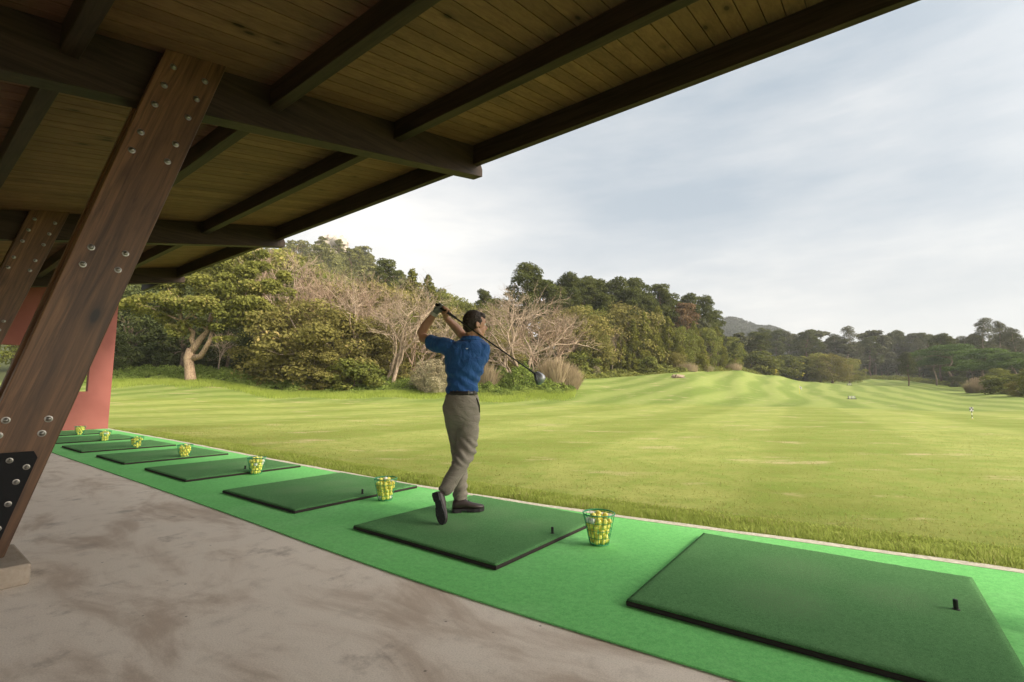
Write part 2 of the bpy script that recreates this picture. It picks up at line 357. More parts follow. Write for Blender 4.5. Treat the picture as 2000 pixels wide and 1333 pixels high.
s1 = t.ss(t.math('SINE', t.math('MULTIPLY', cx, math.pi / 2.0)), -0.8, 0.8)
far = t.ss(yy, 33, 36)
cx2 = t.math('ADD', t.vmath('DOT_PRODUCT', p, (0.859, -0.512, 0)), t.math('MULTIPLY', wob, 1.2))
s2 = t.ss(t.math('SINE', t.math('ADD', t.math('MULTIPLY', cx2, -math.pi / 2.8), -0.15)), -0.35, 0.35)
fine = t.noise(t.scale(p, (1, 1, 1)), 22, 5, 0.75); mid = t.noise(p, 2.2, 5, 0.65); bigp = t.noise(t.scale(p, (0.5, 1, 1)), 0.55, 4, 0.6)
cl, cd = (0.40, 0.44, 0.125), (0.245, 0.31, 0.068)
near = t.mix(t.math('ADD', t.math('MULTIPLY', s2, 0.5), t.math('MULTIPLY', t.ss(bigp, 0.38, 0.62), 0.5)), (0.175, 0.20, 0.042), (0.30, 0.315, 0.092))
slope = t.mix(s1, (0.135, 0.175, 0.04), (0.225, 0.255, 0.075))
c = t.mix(far, near, slope)
c = t.mix(t.ss(mid, 0.42, 0.68, 0, 0.6), c, (0.15, 0.225, 0.035)); c = t.mix(t.ss(fine, 0.42, 0.75, 0, 0.55), c, (0.15, 0.20, 0.035))
c = t.mix(t.ss(fine, 0.40, 0.22, 0, 0.5), c, (0.36, 0.37, 0.13))
tp = t.noise(t.scale(p, (0.45, 1.1, 1), (0, 0, 0.3)), 0.8, 6, 0.72); c = t.mix(t.ss(tp, 0.56, 0.68, 0, 0.7), c, (0.42, 0.34, 0.19))
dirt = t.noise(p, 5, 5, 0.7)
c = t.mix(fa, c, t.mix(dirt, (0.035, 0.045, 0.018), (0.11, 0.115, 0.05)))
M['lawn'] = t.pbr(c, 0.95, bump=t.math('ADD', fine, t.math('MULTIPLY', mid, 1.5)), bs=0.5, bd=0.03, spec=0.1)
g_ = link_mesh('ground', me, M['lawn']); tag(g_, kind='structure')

# ------------------------------------------------------------------ floor, carpet, kerb
def sheet(name, edge_in, edge_out, top, bot, mat):
    mb = MB(); n = len(edge_in); P = []
    for (a, b) in zip(edge_in, edge_out): P += [eo(*a, top), eo(*b, top), eo(*b, bot), eo(*a, bot)]
    fs = []
    for i in range(n - 1):
        for k in range(4): fs.append((4 * i + k, 4 * i + (k + 1) % 4, 4 * i + 4 + (k + 1) % 4, 4 * i + 4 + k))
    fs += [(0, 1, 2, 3), (4 * n - 4, 4 * n - 3, 4 * n - 2, 4 * n - 1)]
    mb.add(P, fs); return mb.build(name, mat)
mb = MB(); mb.box((-1.5, 0.34, -0.06), (32.4, 6.68, 0.12)); fl = mb.build('concrete_floor', M['concrete']); fl.rotation_euler.z = PROT; tag(fl, kind='structure')
KX = [-17.38, -16.5, -12.0, -8.4, -5.9, -4.0, -2.2, -1.45, -0.41, 0.6, 3.0, 8.0, 14.0]
KO = [4.02, 4.0, 3.93, 3.80, 3.73, 3.72, 3.80, 3.90, 4.03, 4.15, 4.2, 4.2, 4.2]
EX = [-17.38, -11.06, -6.44, -4.2, -2.6, -1.55, -0.87, -0.44, 3, 14]; EO = [1.90, 1.91, 1.925, 1.915, 1.885, 1.91, 1.955, 2.0, 2.03, 2.03]
xs = list(np.linspace(-17.38, 14, 140)); ko = np.interp(xs, KX, KO); kern = np.ones(9) / 9; ko = np.convolve(np.pad(ko, 4, 'edge'), kern, 'valid'); eo_ = np.interp(xs, EX, EO)
eo_ = np.convolve(np.pad(eo_, 3, 'edge'), np.ones(7) / 7, 'valid')
tag(sheet('carpet', list(zip(xs, eo_)), list(zip(xs, ko - 0.045)), 0.010, 0.002, M['carpet']),
    'long bright green carpet runner laid along the edge of the concrete tee floor', 'carpet')
tag(sheet('kerb', list(zip(xs, ko - 0.045)), list(zip(xs, ko + 0.035 + 0.010 * np.sin(np.arange(140) * 1.7))), 0.012, -0.10, M['kerb']), kind='structure')
def kerb_o(e): return float(np.interp(e, xs, ko))

# ------------------------------------------------------------------ pavilion (local frame: x along the tee line, y outwards)
pav = empty('pavilion', (0, 0, 0), PROT)
tag(pav, 'open timber pavilion with dark beams, plank ceiling and slanted posts over the tees', 'pavilion')
SL = 0.215
def zp(o): return 4.275 + SL * (o - 4.42)         # underside of the planks
def zb(o): return 3.905 + SL * (o - 4.6)          # underside of the main beams
mb = MB(); e0, e1, pw = -17.35, 9.0, 0.149
n = int((e1 - e0) / pw)
for i in range(n):
    a = round(e0 / pw) * pw + i * pw; dz = random.uniform(-0.001, 0.001)
    mb.prism([(-3.2, zp(-3.2) + dz), (4.72, zp(4.72) + dz), (4.72, zp(4.72) + 0.022), (-3.2, zp(-3.2) + 0.022)], a + 0.0045, a + pw - 0.0045)
mb.build('plank_ceiling', M['plank'], pav)
MB().prism([(-3.2, zp(-3.2) + 0.024), (4.76, zp(4.76) + 0.024), (4.76, zp(4.76) + 0.075), (-3.2, zp(-3.2) + 0.075)], e0 - 0.1, e1 + 0.1).build('roof_deck', M['beam'], pav)
BE = [-4.09, -9.30, -14.50, 1.12, 6.32]; BW = 0.16
for b in BE:
    o0, o1 = -3.05, 4.71
    mb = MB(); mb.prism([(o0, zb(o0)), (o1, zb(o1)), (o1, zb(o1) + 0.10), (4.56, zp(4.56) - 0.002), (o0, zp(o0) - 0.002)], b - BW, b)
    mb.build('main_beam', M['beam'], pav, bevel=0.006)
PO = [-2.15, -0.81, 0.53, 1.87, 3.21]; cuts = sorted(BE)
seg = [(e0 + 0.02, cuts[0] - BW)] + [(cuts[i], cuts[i + 1] - BW) for i in range(len(cuts) - 1)] + [(cuts[-1], e1)]
for (a, b) in seg:
    for o in PO: MB().box(((a + b) / 2, o + 0.05, zp(o) - 0.105), (b - a - 0.002, 0.10, 0.20)).build('purlin', M['purlin'], pav, bevel=0.006)
    mb = MB(); mb.prism([(4.52, zp(4.6) - 0.285), (4.60, zp(4.6) - 0.285), (4.60, zp(4.60) - 0.003), (4.52, zp(4.52) - 0.003)], a + 0.001, b - 0.001)
    mb.build('fascia_beam', M['purlin'], pav, bevel=0.004)
# end wall with its opening
WE = -17.4
mb = MB(); tw = 0.22
def wallbox(o0, o1, z0, z1f):
    z1a, z1b = (z1f(o0), z1f(o1)) if callable(z1f) else (z1f, z1f)
    z0a, z0b = (z0(o0), z0(o1)) if callable(z0) else (z0, z0)
    mb.prism([(o0, z0a), (o1, z0b), (o1, z1b), (o0, z1a)], WE - tw, WE)
top = lambda o: zp(o) - 0.004
wallbox(3.52, 4.03, 0, top); wallbox(-3.2, -1.0, 0, top); wallbox(-1.0, 3.52, 0, 1.05); wallbox(-1.0, 3.52, 2.23, top)
wl = mb.build('end_wall', M['redwall'], pav)
MB().prism([(-3.3, 2.3), (-3.2, 2.3), (-3.2, zp(-3.2) - 0.004), (-3.3, zp(-3.3) - 0.004)], -17.35, 9.0).build('back_panel', M['redwall'], pav)  # added out of view: shades ceiling and purlin faces, low gap lights the floor
# slanted posts: two boards clamping the beam, bolts, steel foot plate, plinth
def ang(o): return o
def post(b):
    face = b + 0.075; back = b - BW - 0.075; tl = math.tan(LEAN)
    # right-hand edge passes (0.514, 0.11) and leans outwards; board is 0.37 m wide measured along o
    zt_r = zp(0.514 + tl * 3.5) - 0.05
    def prof(z0, top_fn):
        r0 = 0.514 + tl * (z0 - 0.11)
        ztr = 3.66; ztl = 3.55
        return [(r0 - 0.30, z0), (r0, z0), (0.514 + tl * (ztr - 0.11), ztr), (0.514 + tl * (ztr - 0.11) - 0.415, ztl)]
    pf = prof(0.112, None)
    mb = MB(); mb.prism(pf, b + 0.002, face); mb.prism(pf, back, b - BW - 0.002)
    # packer between the boards, set back from their edges
    pk = [(pf[0][0] + 0.03, 0.113), (pf[1][0] - 0.02, 0.113), (0.514 + tl * 2.75 - 0.03, 2.86), (0.514 + tl * 2.75 - 0.36, 2.86)]
    mb.prism(pk, b - BW - 0.001, b + 0.001)
    po = mb.build('post', M['post'], pav, bevel=0.006)
    def bolt(o, z, r=0.021):
        r *= 0.85
        m = MB(); n_ = 14
        prof_ = [(r * 1.25, 0.0), (r * 1.25, 0.004), (r * 0.85, 0.005), (r * 0.80, 0.010), (r * 0.45, 0.016), (0.0015, 0.018)]
        m.rings([((face + h, o, z), (0, q, 0), (0, 0, q)) for q, h in prof_], n_)
        m.build('bolt', M['bolt'], po, smooth=False)
    A = lambda z: 0.514 + tl * (z - 0.11)
    for z, dl, dr in ((3.44, 0.30, 0.09), (3.27, 0.30, 0.09), (3.10, 0.30, 0.09), (2.86, 0.30, 0.09), (2.71, 0.30, 0.09)):
        bolt(A(z) - dl, z + 0.0); bolt(A(z) - dr, z)
    for z in (1.98, 1.86, 0.885, 0.80):
        bolt(A(z) - 0.265, z, 0.019); bolt(A(z) - 0.085, z, 0.019)
    # black foot plate
    pts = [(A(.13) - 0.30, 0.125), (A(.14) - 0.055, 0.13), (A(.66) - 0.055, 0.66), (A(.70) - 0.085, 0.70), (A(.70) - 0.36, 0.70), (A(.66) - 0.385, 0.66)]
    m = MB(); m.prism(pts, face + 0.001, face + 0.009); m.build('foot_plate', M['plate'], po)
    face += 0.009
    for z, d in ((0.655, 0.17), (0.61, 0.085), (0.53, 0.10), (0.41, 0.09), (0.28, 0.085), (0.19, 0.20), (0.50, 0.29), (0.35, 0.28)):
        bolt(A(z) - d, z, 0.015)
    m = MB(); m.box((b + 0.315 - 0.28, 0.245, 0.0565), (0.56, 0.70, 0.113)); m.build('plinth', M['plinth'], pav, bevel=0.012)
for b in (-4.09, -9.30, -14.50, 1.12): 
    post(b)

# ------------------------------------------------------------------ driving mats
PR = {}
def make_mat():
    r = empty('driving_mat', (0, 0, 0), PROT)
    W_, D_ = 1.42, 1.39
    m = MB(); m.box((W_ / 2, D_ / 2, 0.011), (W_, D_, 0.022)); m.build('rubber_base', M['rubber'], r, bevel=0.004)
    m = MB(); nx_, ny_ = 60, 60; vs = []; fs = []
    for j in range(ny_ + 1):
        for i in range(nx_ + 1):
            x = 0.004 + (W_ - 0.008) * i / nx_; y = 0.004 + (D_ - 0.008) * j / ny_
            ed = min(i, nx_ - i, j, ny_ - j)
            z = 0.033 + 0.0025 * mnoise.noise(Vector((x * 40, y * 40, 0))) + 0.003 * mnoise.noise(Vector((x * 2, y * 2, 3))) - (0.006 if ed == 0 else 0)
            vs.append((x, y, z)); 
    for j in range(ny_):
        for i in range(nx_): a = j * (nx_ + 1) + i; fs.append((a, a + 1, a + nx_ + 2, a + nx_ + 1))
    k = len(vs); per = [i for i in range(nx_ + 1)] + [(j + 1) * (nx_ + 1) - 1 for j in range(1, ny_ + 1)] + [ny_ * (nx_ + 1) + i for i in range(nx_ - 1, -1, -1)] + [j * (nx_ + 1) for j in range(ny_ - 1, 0, -1)]
    vs += [(vs[q][0], vs[q][1], 0.023) for q in per]; n_ = len(per)
    fs += [(per[i], per[(i + 1) % n_], k + (i + 1) % n_, k + i) for i in range(n_)]
    m.add(vs, fs); m.build('turf_surface', M['matturf'], r, smooth=True)
    return r
def kids(o): return [c for c in bpy.data.objects if c.parent == o]
def copy_tree(o, parent=None, ch=None):
    c = o.copy(); COL.objects.link(c)
    if parent: c.parent = parent
    for k in (ch[o.name] if ch and o.name in ch else kids(o)): copy_tree(k, c, ch)
    return c
mat0 = make_mat(); mats_ = []
mlab = ['nearest and largest dark green driving mat in the right foreground', 'dark green driving mat under the golfer',
        'dark green driving mat just beyond the golfer, with a basket at its near right edge', 'fourth dark green driving mat from the right foreground',
        'fifth dark green driving mat from the right foreground', 'sixth dark green driving mat from the right, its near left corner beside the big post',
        'dark green driving mat second from the red wall, partly behind the big post', 'farthest dark green driving mat, in front of the red wall']
for i, (e, o, ro, s) in enumerate([(-1.055, 2.30, 0.02, 1.0), (-3.25, 2.275, 0.0, 0.985), (-5.46, 2.24, 0.005, 0.995), (-7.85, 2.24, 0.0, 1.0), (-10.05, 2.21, 0.004, 1.0), (-12.25, 2.18, 0, 1.0), (-14.5, 2.2, 0, 1), (-16.75, 2.22, 0, 1)]):
    r = mat0 if i == 0 else copy_tree(mat0)
    r.location = eo(e, o, 0.011); r.rotation_euler.z = PROT + ro; r.scale = (s, s, 1)
    tag(r, mlab[i], 'driving mat', 'driving mats in a row on the green carpet')
    mats_.append((r, s))
for i, (r, s) in enumerate(mats_):
    if i < 4:
        m = MB(); m.tube([(0, 0, 0.0), (0, 0, 0.044), (0, 0, 0.046)], [0.0095, 0.0095, 0.006], 12)
        m.tube([(0, 0, -0.001), (0, 0, 0.004)], [0.016, 0.014], 12)
        tee = m.build('rubber_tee', M['tee'], r); q = {0: (1878, 1196), 1: (1079, 1042), 2: (707, 965), 3: None}[i]
        if q:
            g = on_ground(q[0], q[1], 0.044); d = g - r.location; a = -(PROT + ro)
            tee.location = ((d.x * math.cos(a) - d.y * math.sin(a)) / s, (d.x * math.sin(a) + d.y * math.cos(a)) / s, 0.032)
        else: tee.location = (1.2, 0.75, 0.032)

# ------------------------------------------------------------------ ball baskets and balls
def make_basket():
    r = empty('ball_basket')
    H, r0, r1 = 0.205, 0.064, 0.108
    def ring(z, rad, wr, nm, sides=6): 
        m = MB(); m.tube([(rad * math.cos(k * 2 * math.pi / 32), rad * math.sin(k * 2 * math.pi / 32), z) for k in range(32)], wr, sides, closed=True); m.build(nm, M['wire'], r, smooth=True)
    ring(H, r1, 0.0042, 'rim'); ring(0.006, r0, 0.003, 'base_ring')
    m = MB()
    for z in (0.05, 0.10, 0.15): rad = r0 + (r1 - r0) * z / H; m.tube([(rad * math.cos(k * 2 * math.pi / 32), rad * math.sin(k * 2 * math.pi / 32), z) for k in range(32)], 0.0017, 5, closed=True)
    for k in range(18):
        a = k * 2 * math.pi / 18; m.tube([(r0 * math.cos(a), r0 * math.sin(a), 0.005), (r1 * math.cos(a), r1 * math.sin(a), H)], 0.0018, 5)
    m.build('wire_side', M['wire'], r)
    m = MB()
    for k in range(-3, 4): x = k * 0.017; y = math.sqrt(max(r0 * r0 - x * x, 0)); m.tube([(x, -y, 0.005), (x, y, 0.005)], 0.0014, 5)
    m.build('wire_bottom', M['wire'], r)
    m = MB(); m.tube([(r1 * math.cos(a), r1 * math.sin(a) , H - 0.004 - 0.002 * math.sin(a)) for a in np.linspace(R(5), R(175), 18)], 0.0022, 5)
    m.build('handle', M['wire'], r)
    return r
bk0 = make_basket(); bkch = {bk0.name: kids(bk0)}
bpos = [(-1.602, 3.09), (-3.86, 3.05), (-6.37, 3.0), (-8.73, 3.0), (-10.90, 2.96), (-13.08, 2.99), (-15.35, 3.03), (0.70, 3.27)]
bl = ['green wire basket of yellow balls nearest the camera, right of the golfer', 'green wire basket of yellow balls left of the golfer, at the third mat',
      'green wire basket of balls by the fourth mat from the right', 'green wire basket of balls by the fifth mat from the right', 'green wire basket of balls by the sixth mat from the right',
      'small-looking basket of balls second from the red wall', 'farthest basket of balls, in front of the red wall', 'green wire basket just cut off by the right picture edge']
where = ['nearest basket right of the golfer', 'basket left of the golfer', 'third basket from the golfer towards the wall', 'fourth basket towards the wall', 'fifth basket towards the wall', 'basket second from the red wall', 'farthest basket by the red wall', 'basket at the right picture edge']
ballm = {}
for k in ('ball_y', 'ball_w', 'ball_o'):
    me = MB().ball((0, 0, 0), 0.0213, nu=12, nv=8).mesh('golf_ball', True); me.materials.append(M[k]); ballm[k] = me
BR = 0.0213
pack = []
def fits(p): return all((p - q).length > 2 * BR * 0.93 for q in pack)
def rmax(z): return 0.064 + (0.108 - 0.064) * z / 0.205 - BR - 0.002
zz = 0.029; lay = 0
while zz < 0.19:                                # only the outer shell of the heap, the part one can see
    rad = rmax(zz); nb = max(3, int(2 * math.pi * rad / (2 * BR * 0.94)))
    for k in range(nb):
        a = (k + 0.5 * (lay % 2)) * 2 * math.pi / nb + random.uniform(-.06, .06)
        pack.append(Vector((rad * math.cos(a), rad * math.sin(a), zz + random.uniform(-0.002, 0.002))))
    zz += 0.0330; lay += 1
for (x, y, z) in ((0.0, 0.0, 0.197), (0.044, 0.008, 0.190), (-0.036, 0.026, 0.192), (-0.012, -0.046, 0.189), (0.022, 0.046, 0.188)):
    pack.append(Vector((x, y, z)))
core = [Vector((0.024 * math.cos(k * 2.1), 0.024 * math.sin(k * 2.1), 0.05 + 0.027 * k)) for k in range(5)]
for i, (e, o) in enumerate(bpos):
    r = bk0 if i == 0 else copy_tree(bk0, None, bkch)
    r.location = eo(e, o, 0.011); r.rotation_euler.z = random.uniform(0, 6)
    tag(r, bl[i], 'ball basket', 'wire ball baskets standing between the mats')
    cdir = -Vector(r.location); cdir.z = 0; cdir.normalize(); M3 = Matrix.Rotation(random.uniform(0, 6), 3, 'Z')
    kept = 0
    for q in pack + (core if i < 3 else []):
        p = M3 @ q
        if q in core: pass
        elif q.z < 0.18 and p.xy.dot(cdir.xy) < (-0.002 if i < 2 else 0.018): continue     # the far side of the heap is hidden
        if i in (4, 5, 6) and q.z < 0.18 and random.random() < 0.12: continue
        if i == 7 and q.z < 0.15: continue
        kx = random.random(); kind_ = 'ball_w' if kx < 0.10 else ('ball_o' if kx < 0.30 else 'ball_y')
        b = bpy.data.objects.new('golf_ball', ballm[kind_]); COL.objects.link(b); b.location = r.location + p
        b.rotation_euler = (random.uniform(0, 6), random.uniform(0, 6), 0)
        word = {'ball_w': 'white', 'ball_o': 'amber yellow', 'ball_y': 'lemon yellow'}[kind_]
        tag(b, f'{word} range ball heaped in the {where[i]}', 'golf ball', f'{word} balls in the {where[i]}')
# ------------------------------------------------------------------ vegetation
def leaf_arr(P, Nn, size, asp=0.55, tone=None):
    n = len(P); Nn = Nn / (np.linalg.norm(Nn, axis=1, keepdims=True) + 1e-9)
    a = rng.normal(size=(n, 3)); t = np.cross(Nn, a); t /= (np.linalg.norm(t, axis=1, keepdims=True) + 1e-9); b = np.cross(Nn, t)
    s = (np.asarray(size) * np.ones(n) * rng.uniform(0.7, 1.3, n))[:, None]
    V = np.stack([P - t * s, P - b * s * asp, P + t * s, P + b * s * asp], 1).reshape(-1, 3)
    return V, np.arange(4 * n).reshape(n, 4), (rng.random(n) if tone is None else tone)
def crown_mesh(name, clumps, per, size, asp=0.6, shell=0.55, up=0.3, jit=0.7):
    Vs, Fs, Ts, k = [], [], [], 0
    tot = sum(c[1][0] * c[1][1] + c[1][0] * c[1][2] for c in clumps)
    for c, r in clumps:
        n = max(12, int(per * (r[0] * r[1] + r[0] * r[2]) / tot))
        d = rng.normal(size=(n, 3)); d /= np.linalg.norm(d, axis=1, keepdims=True)
        d[:, 2] = np.where((d[:, 2] < -0.2) & (rng.random(n) < 0.6), -d[:, 2], d[:, 2])
        rad = shell + (1 - shell) * rng.random(n) ** 0.5 + rng.normal(size=n) * 0.08
        P = np.array(c) + d * rad[:, None] * np.array(r)
        Nn = d + rng.normal(size=(n, 3)) * jit + np.array([0, 0, up])
        V, F_, T = leaf_arr(P, Nn, size, asp, np.clip(rng.random() * 0.5 + rng.random(n) * 0.5, 0, 1))
        Vs.append(V); Fs.append(F_ + k); Ts.append(T); k += len(V)
    return np_mesh(name, np.concatenate(Vs), np.concatenate(Fs), np.concatenate(Ts))
def limbs(mb, base, clumps, r0, n=5, drop=0.25, frac=0.5, jit=0.05):
    base = Vector(base)
    for c, r in clumps:
        c = Vector(c); d = c - base; m1 = base + d * 0.35 + Vector((random.uniform(-1, 1), random.uniform(-1, 1), random.uniform(-.2, 1))) * d.length * 0.10
        m2 = base + d * 0.7 + Vector((random.uniform(-1, 1), random.uniform(-1, 1), random.uniform(-.5, .5))) * d.length * 0.06
        rr = r0 * (0.45 + 0.55 * random.random())
        mb.tube([base, m1, m2, c], [rr, rr * 0.6, rr * 0.35, rr * 0.1], n)
TREE = {}
def proto(kind, trunk_me, crown_me, h): TREE.setdefault(kind, []).append((trunk_me, crown_me, h))

def mk_broad(kind, leafm, barkm, h=10, spread=4.2, low=0.12, ncl=26, per=6500, size=0.17, trunk_r=0.24, seed=0, rz=0.75):
    random.seed(seed); cl = []
    for i in range(ncl):
        z = h * (low + (0.93 - low) * ((i + 0.5) / ncl)); q = (z / h - low) / (1 - low)
        R_ = spread * (math.sin(math.pi * min(1, 0.18 + 0.80 * q)) ** 0.7) * (0.55 + 0.45 * random.random())
        a = i * 2.4 + random.uniform(-.5, .5); rr = spread * random.uniform(0.26, 0.42)
        cl.append(((R_ * math.cos(a), R_ * math.sin(a), z), (rr, rr, rr * rz)))
    cl.append(((0.2, 0, h * 0.93), (spread * .3, spread * .3, spread * .22)))
    mb = MB(); k = Vector((random.uniform(-.3, .3), random.uniform(-.3, .3), h * 0.3))
    mb.tube([(0, 0, -1.0), (0.02, 0.05, 0.3), k * 0.5, k], [trunk_r * 1.5, trunk_r * 1.15, trunk_r, trunk_r * .85], 8); limbs(mb, k, cl[::2], trunk_r * .6)
    tm = mb.mesh('trunk', True); tm.materials.append(barkm); cm = crown_mesh('crown', cl, per, size); cm.materials.append(leafm); proto(kind, tm, cm, h)
def mk_pine(kind, leafm, barkm, h=14, seed=0, ncl=15, top=0.42, spread=2.6, per=5200, size=0.17, flat=0.5, trunk_r=0.17):
    random.seed(seed); cl = []; mb = MB(); bend = [Vector((random.uniform(-.5, .5) * (i > 0), random.uniform(-.5, .5) * (i > 0), h * i / 5)) for i in range(6)]
    bend[0].z = -1
    mb.tube(bend, [trunk_r * (1.25 - 0.19 * i) for i in range(6)], 7)
    def tp(z): f = z / h * 5; i = min(4, max(0, int(f))); return bend[i].lerp(bend[i + 1], f - i)
    for i in range(ncl):
        f = i / (ncl - 1); z = h * (1 - top * (1 - f) - 0.02); R_ = spread * (1 - 0.75 * f ** 2) * (0.35 + 0.65 * random.random()); a = i * 2.4 + random.uniform(-.6, .6)
        b = tp(z - 0.8); c = (b.x + R_ * math.cos(a), b.y + R_ * math.sin(a), z); rr = random.uniform(0.75, 1.25) * spread * 0.32
        cl.append((c, (rr, rr, rr * flat))); limbs(mb, b, [cl[-1]], 0.07, 4)
    for i in range(7):
        z = h * random.uniform(0.25, 1 - top); b = tp(z); a = random.uniform(0, 6.3); q = Vector((math.cos(a), math.sin(a), 0.25)) * random.uniform(0.5, 1.3); mb.tube([b, b + q], [0.035, 0.012], 3)
    tm = mb.mesh('trunk', True); tm.materials.append(barkm); cm = crown_mesh('crown', cl, per, size, asp=0.4, shell=0.35, jit=1.0, up=0.5); cm.materials.append(leafm); proto(kind, tm, cm, h)
def mk_cone(kind, leafm, barkm, h=9, r=2.1, seed=0, ncl=40, per=6500, size=0.15):
    random.seed(seed); cl = []
    for i in range(ncl):
        f = (i + .5) / ncl; z = h * (0.05 + 0.92 * f); R_ = r * (1 - f) ** 0.75 * (0.5 + 0.45 * random.random()); a = i * 2.4 + random.uniform(-.5, .5); rr = 0.28 + 0.5 * (1 - f) * random.uniform(.7, 1.2)
        cl.append(((R_ * math.cos(a), R_ * math.sin(a), z), (rr, rr, rr * 1.25)))
    cl.append(((0, 0, h * 0.97), (.22, .22, .5)))
    mb = MB(); mb.tube([(0, 0, -.8), (0, 0, h * .5), (0, 0, h * .95)], [.18, .11, .02], 7); limbs(mb, (0, 0, h * .3), cl[4:20:3], .05, 3)
    tm = mb.mesh('trunk', True); tm.materials.append(barkm); cm = crown_mesh('crown', cl, per, size, asp=.45, up=-.1, jit=.8); cm.materials.append(leafm); proto(kind, tm, cm, h)
def mk_bare(kind, barkm, h=9, seed=0, levels=6, stems=1, spread=0.75, leafm=None, gnarl=0.35):
    random.seed(seed); mb = MB(); tw = MB(); tips = []
    def grow(p, d, ln, r, lv):
        p = Vector(p); pts = [p]; q = p; dd = Vector(d)
        for _ in range(3):
            dd = (dd + Vector((random.uniform(-1, 1), random.uniform(-1, 1), random.uniform(-.6, .8))) * gnarl * 0.5).normalized(); q = q + dd * ln / 3; pts.append(q)
        (mb if lv < 3 else tw).tube(pts, [r, r * .88, r * .78, r * .66], 6 if lv < 2 else (4 if lv < 3 else 3), cap=False)
        if lv >= levels: tips.append(pts[-1]); return
        for k in range(3 if lv > 0 and random.random() < 0.75 else 2 + (lv == 0)):
            ax = dd.orthogonal().normalized(); ax.rotate(Matrix.Rotation(random.uniform(0, 6.28), 3, dd)); nd = dd.copy(); nd.rotate(Matrix.Rotation(random.uniform(.3, spread + .2), 3, ax))
            nd = (nd + Vector((0, 0, .12))).normalized(); grow(pts[random.choice((2, 3, 3))], nd, ln * random.uniform(.62, .86), r * random.uniform(.5, .68), lv + 1)
    for s_ in range(stems):
        a = random.uniform(0, 6.3); st = 0.28 * h if stems == 1 else .22 * h
        grow((0.3 * math.cos(a) * (stems > 1), .3 * math.sin(a) * (stems > 1), -.4), Vector((.35 * math.cos(a) * (stems > 1), .35 * math.sin(a) * (stems > 1), 1)).normalized(), st, .15 if stems == 1 else .11, 0)
    hh = max(t_.z for t_ in tips); tm = mb.mesh('trunk', True); tm.materials.append(barkm)
    cm = tw.mesh('branches', False); cm.materials.append(leafm or barkm); proto(kind, tm, cm, hh)

B_br = bark('bark_brown', (0.09, 0.065, 0.045), (0.26, 0.20, 0.14)); B_gr = bark('bark_grey', (0.20, 0.15, 0.11), (0.42, 0.33, 0.25))
B_oak = bark('bark_oak', (0.20, 0.13, 0.085), (0.42, 0.31, 0.21)); B_pale = bark('bark_pale', (0.215, 0.155, 0.11), (0.42, 0.325, 0.235)); B_twig = bark('bark_twig', (0.165, 0.11, 0.075), (0.35, 0.25, 0.175))
B_pine = bark('bark_pine', (0.08, 0.05, 0.04), (0.22, 0.14, 0.10))
L_oak = leafmat('leaf_oak', (0.111, 0.130, 0.031), (0.340, 0.321, 0.083), (0.511, 0.410, 0.156))
L_green = leafmat('leaf_green', (0.093, 0.116, 0.030), (0.273, 0.274, 0.068))
L_dark = leafmat('leaf_dark', (0.038, 0.053, 0.022), (0.123, 0.135, 0.047), tr=0.15)
L_olive = leafmat('leaf_olive', (0.117, 0.107, 0.032), (0.301, 0.267, 0.083), (0.408, 0.310, 0.130))
L_pine = leafmat('leaf_pine', (0.053, 0.068, 0.022), (0.156, 0.164, 0.047)); L_cone = leafmat('leaf_conifer', (0.097, 0.103, 0.022), (0.243, 0.237, 0.050))
L_rust = leafmat('leaf_rust', (0.13, 0.085, 0.045), (0.26, 0.17, 0.09)); L_euc = leafmat('leaf_eucalypt', (0.055, 0.06, 0.03), (0.15, 0.15, 0.075))
L_umb = leafmat('leaf_umbrella', (0.045, 0.08, 0.025), (0.14, 0.20, 0.055)); L_hill = leafmat('leaf_hill', (0.123, 0.126, 0.044), (0.288, 0.276, 0.097))
L_ivy = leafmat('leaf_ivy', (0.10, 0.155, 0.035), (0.34, 0.40, 0.10), ns=.8); L_cream = leafmat('leaf_cream', (0.360, 0.320, 0.200), (0.660, 0.600, 0.420)); L_tan = leafmat('leaf_tan', (0.27, 0.21, 0.125), (0.50, 0.40, 0.27)); L_brush = leafmat('leaf_brush', (0.22, 0.18, 0.10), (0.50, 0.44, 0.29))
L_yel = leafmat('leaf_broom', (0.07, 0.085, 0.025), (0.18, 0.18, 0.045), (0.50, 0.38, 0.03))

for s_ in (1, 2, 3): mk_broad('green', L_green, B_br, seed=s_, spread=(4.2, 3.6, 4.8)[s_ - 1])
mk_broad('oakish', L_oak, B_gr, seed=11, ncl=34, per=9000, low=.05, size=.16)
mk_broad('dark', L_dark, B_br, seed=4, low=0.02, spread=4.5, ncl=30, per=8000); mk_broad('olive', L_olive, B_gr, h=7, seed=5, low=-0.02, spread=3.6, ncl=34, per=11000, size=.12, rz=.6)
mk_broad('olive', L_olive, B_gr, h=6, seed=6, low=0.0, spread=3.9, ncl=34, per=11000, size=.12, rz=.6)
mk_broad('brush', L_brush, B_pale, h=5, seed=15, low=0.0, spread=2.4, ncl=24, per=7000, size=.09, rz=.8)
for s_ in (1, 2, 3): mk_pine('pine', L_pine, B_pine, seed=20 + s_, h=14, top=(.40, .5, .62)[s_ - 1], spread=(2.9, 3.1, 2.9)[s_ - 1], ncl=(24, 30, 36)[s_ - 1], per=(8000, 9500, 11000)[s_ - 1], flat=.72)
for s_ in (1, 2): mk_cone('cone', L_cone, B_br, seed=30 + s_, r=(2.1, 2.6)[s_ - 1])
mk_broad('rust', L_rust, B_br, seed=7, spread=2.8, h=11, low=.25)
for s_ in (1, 2): mk_pine('euc', L_euc, B_gr, seed=40 + s_, h=16, top=.75, spread=3.2, ncl=26, per=7500, flat=.95, size=.16)
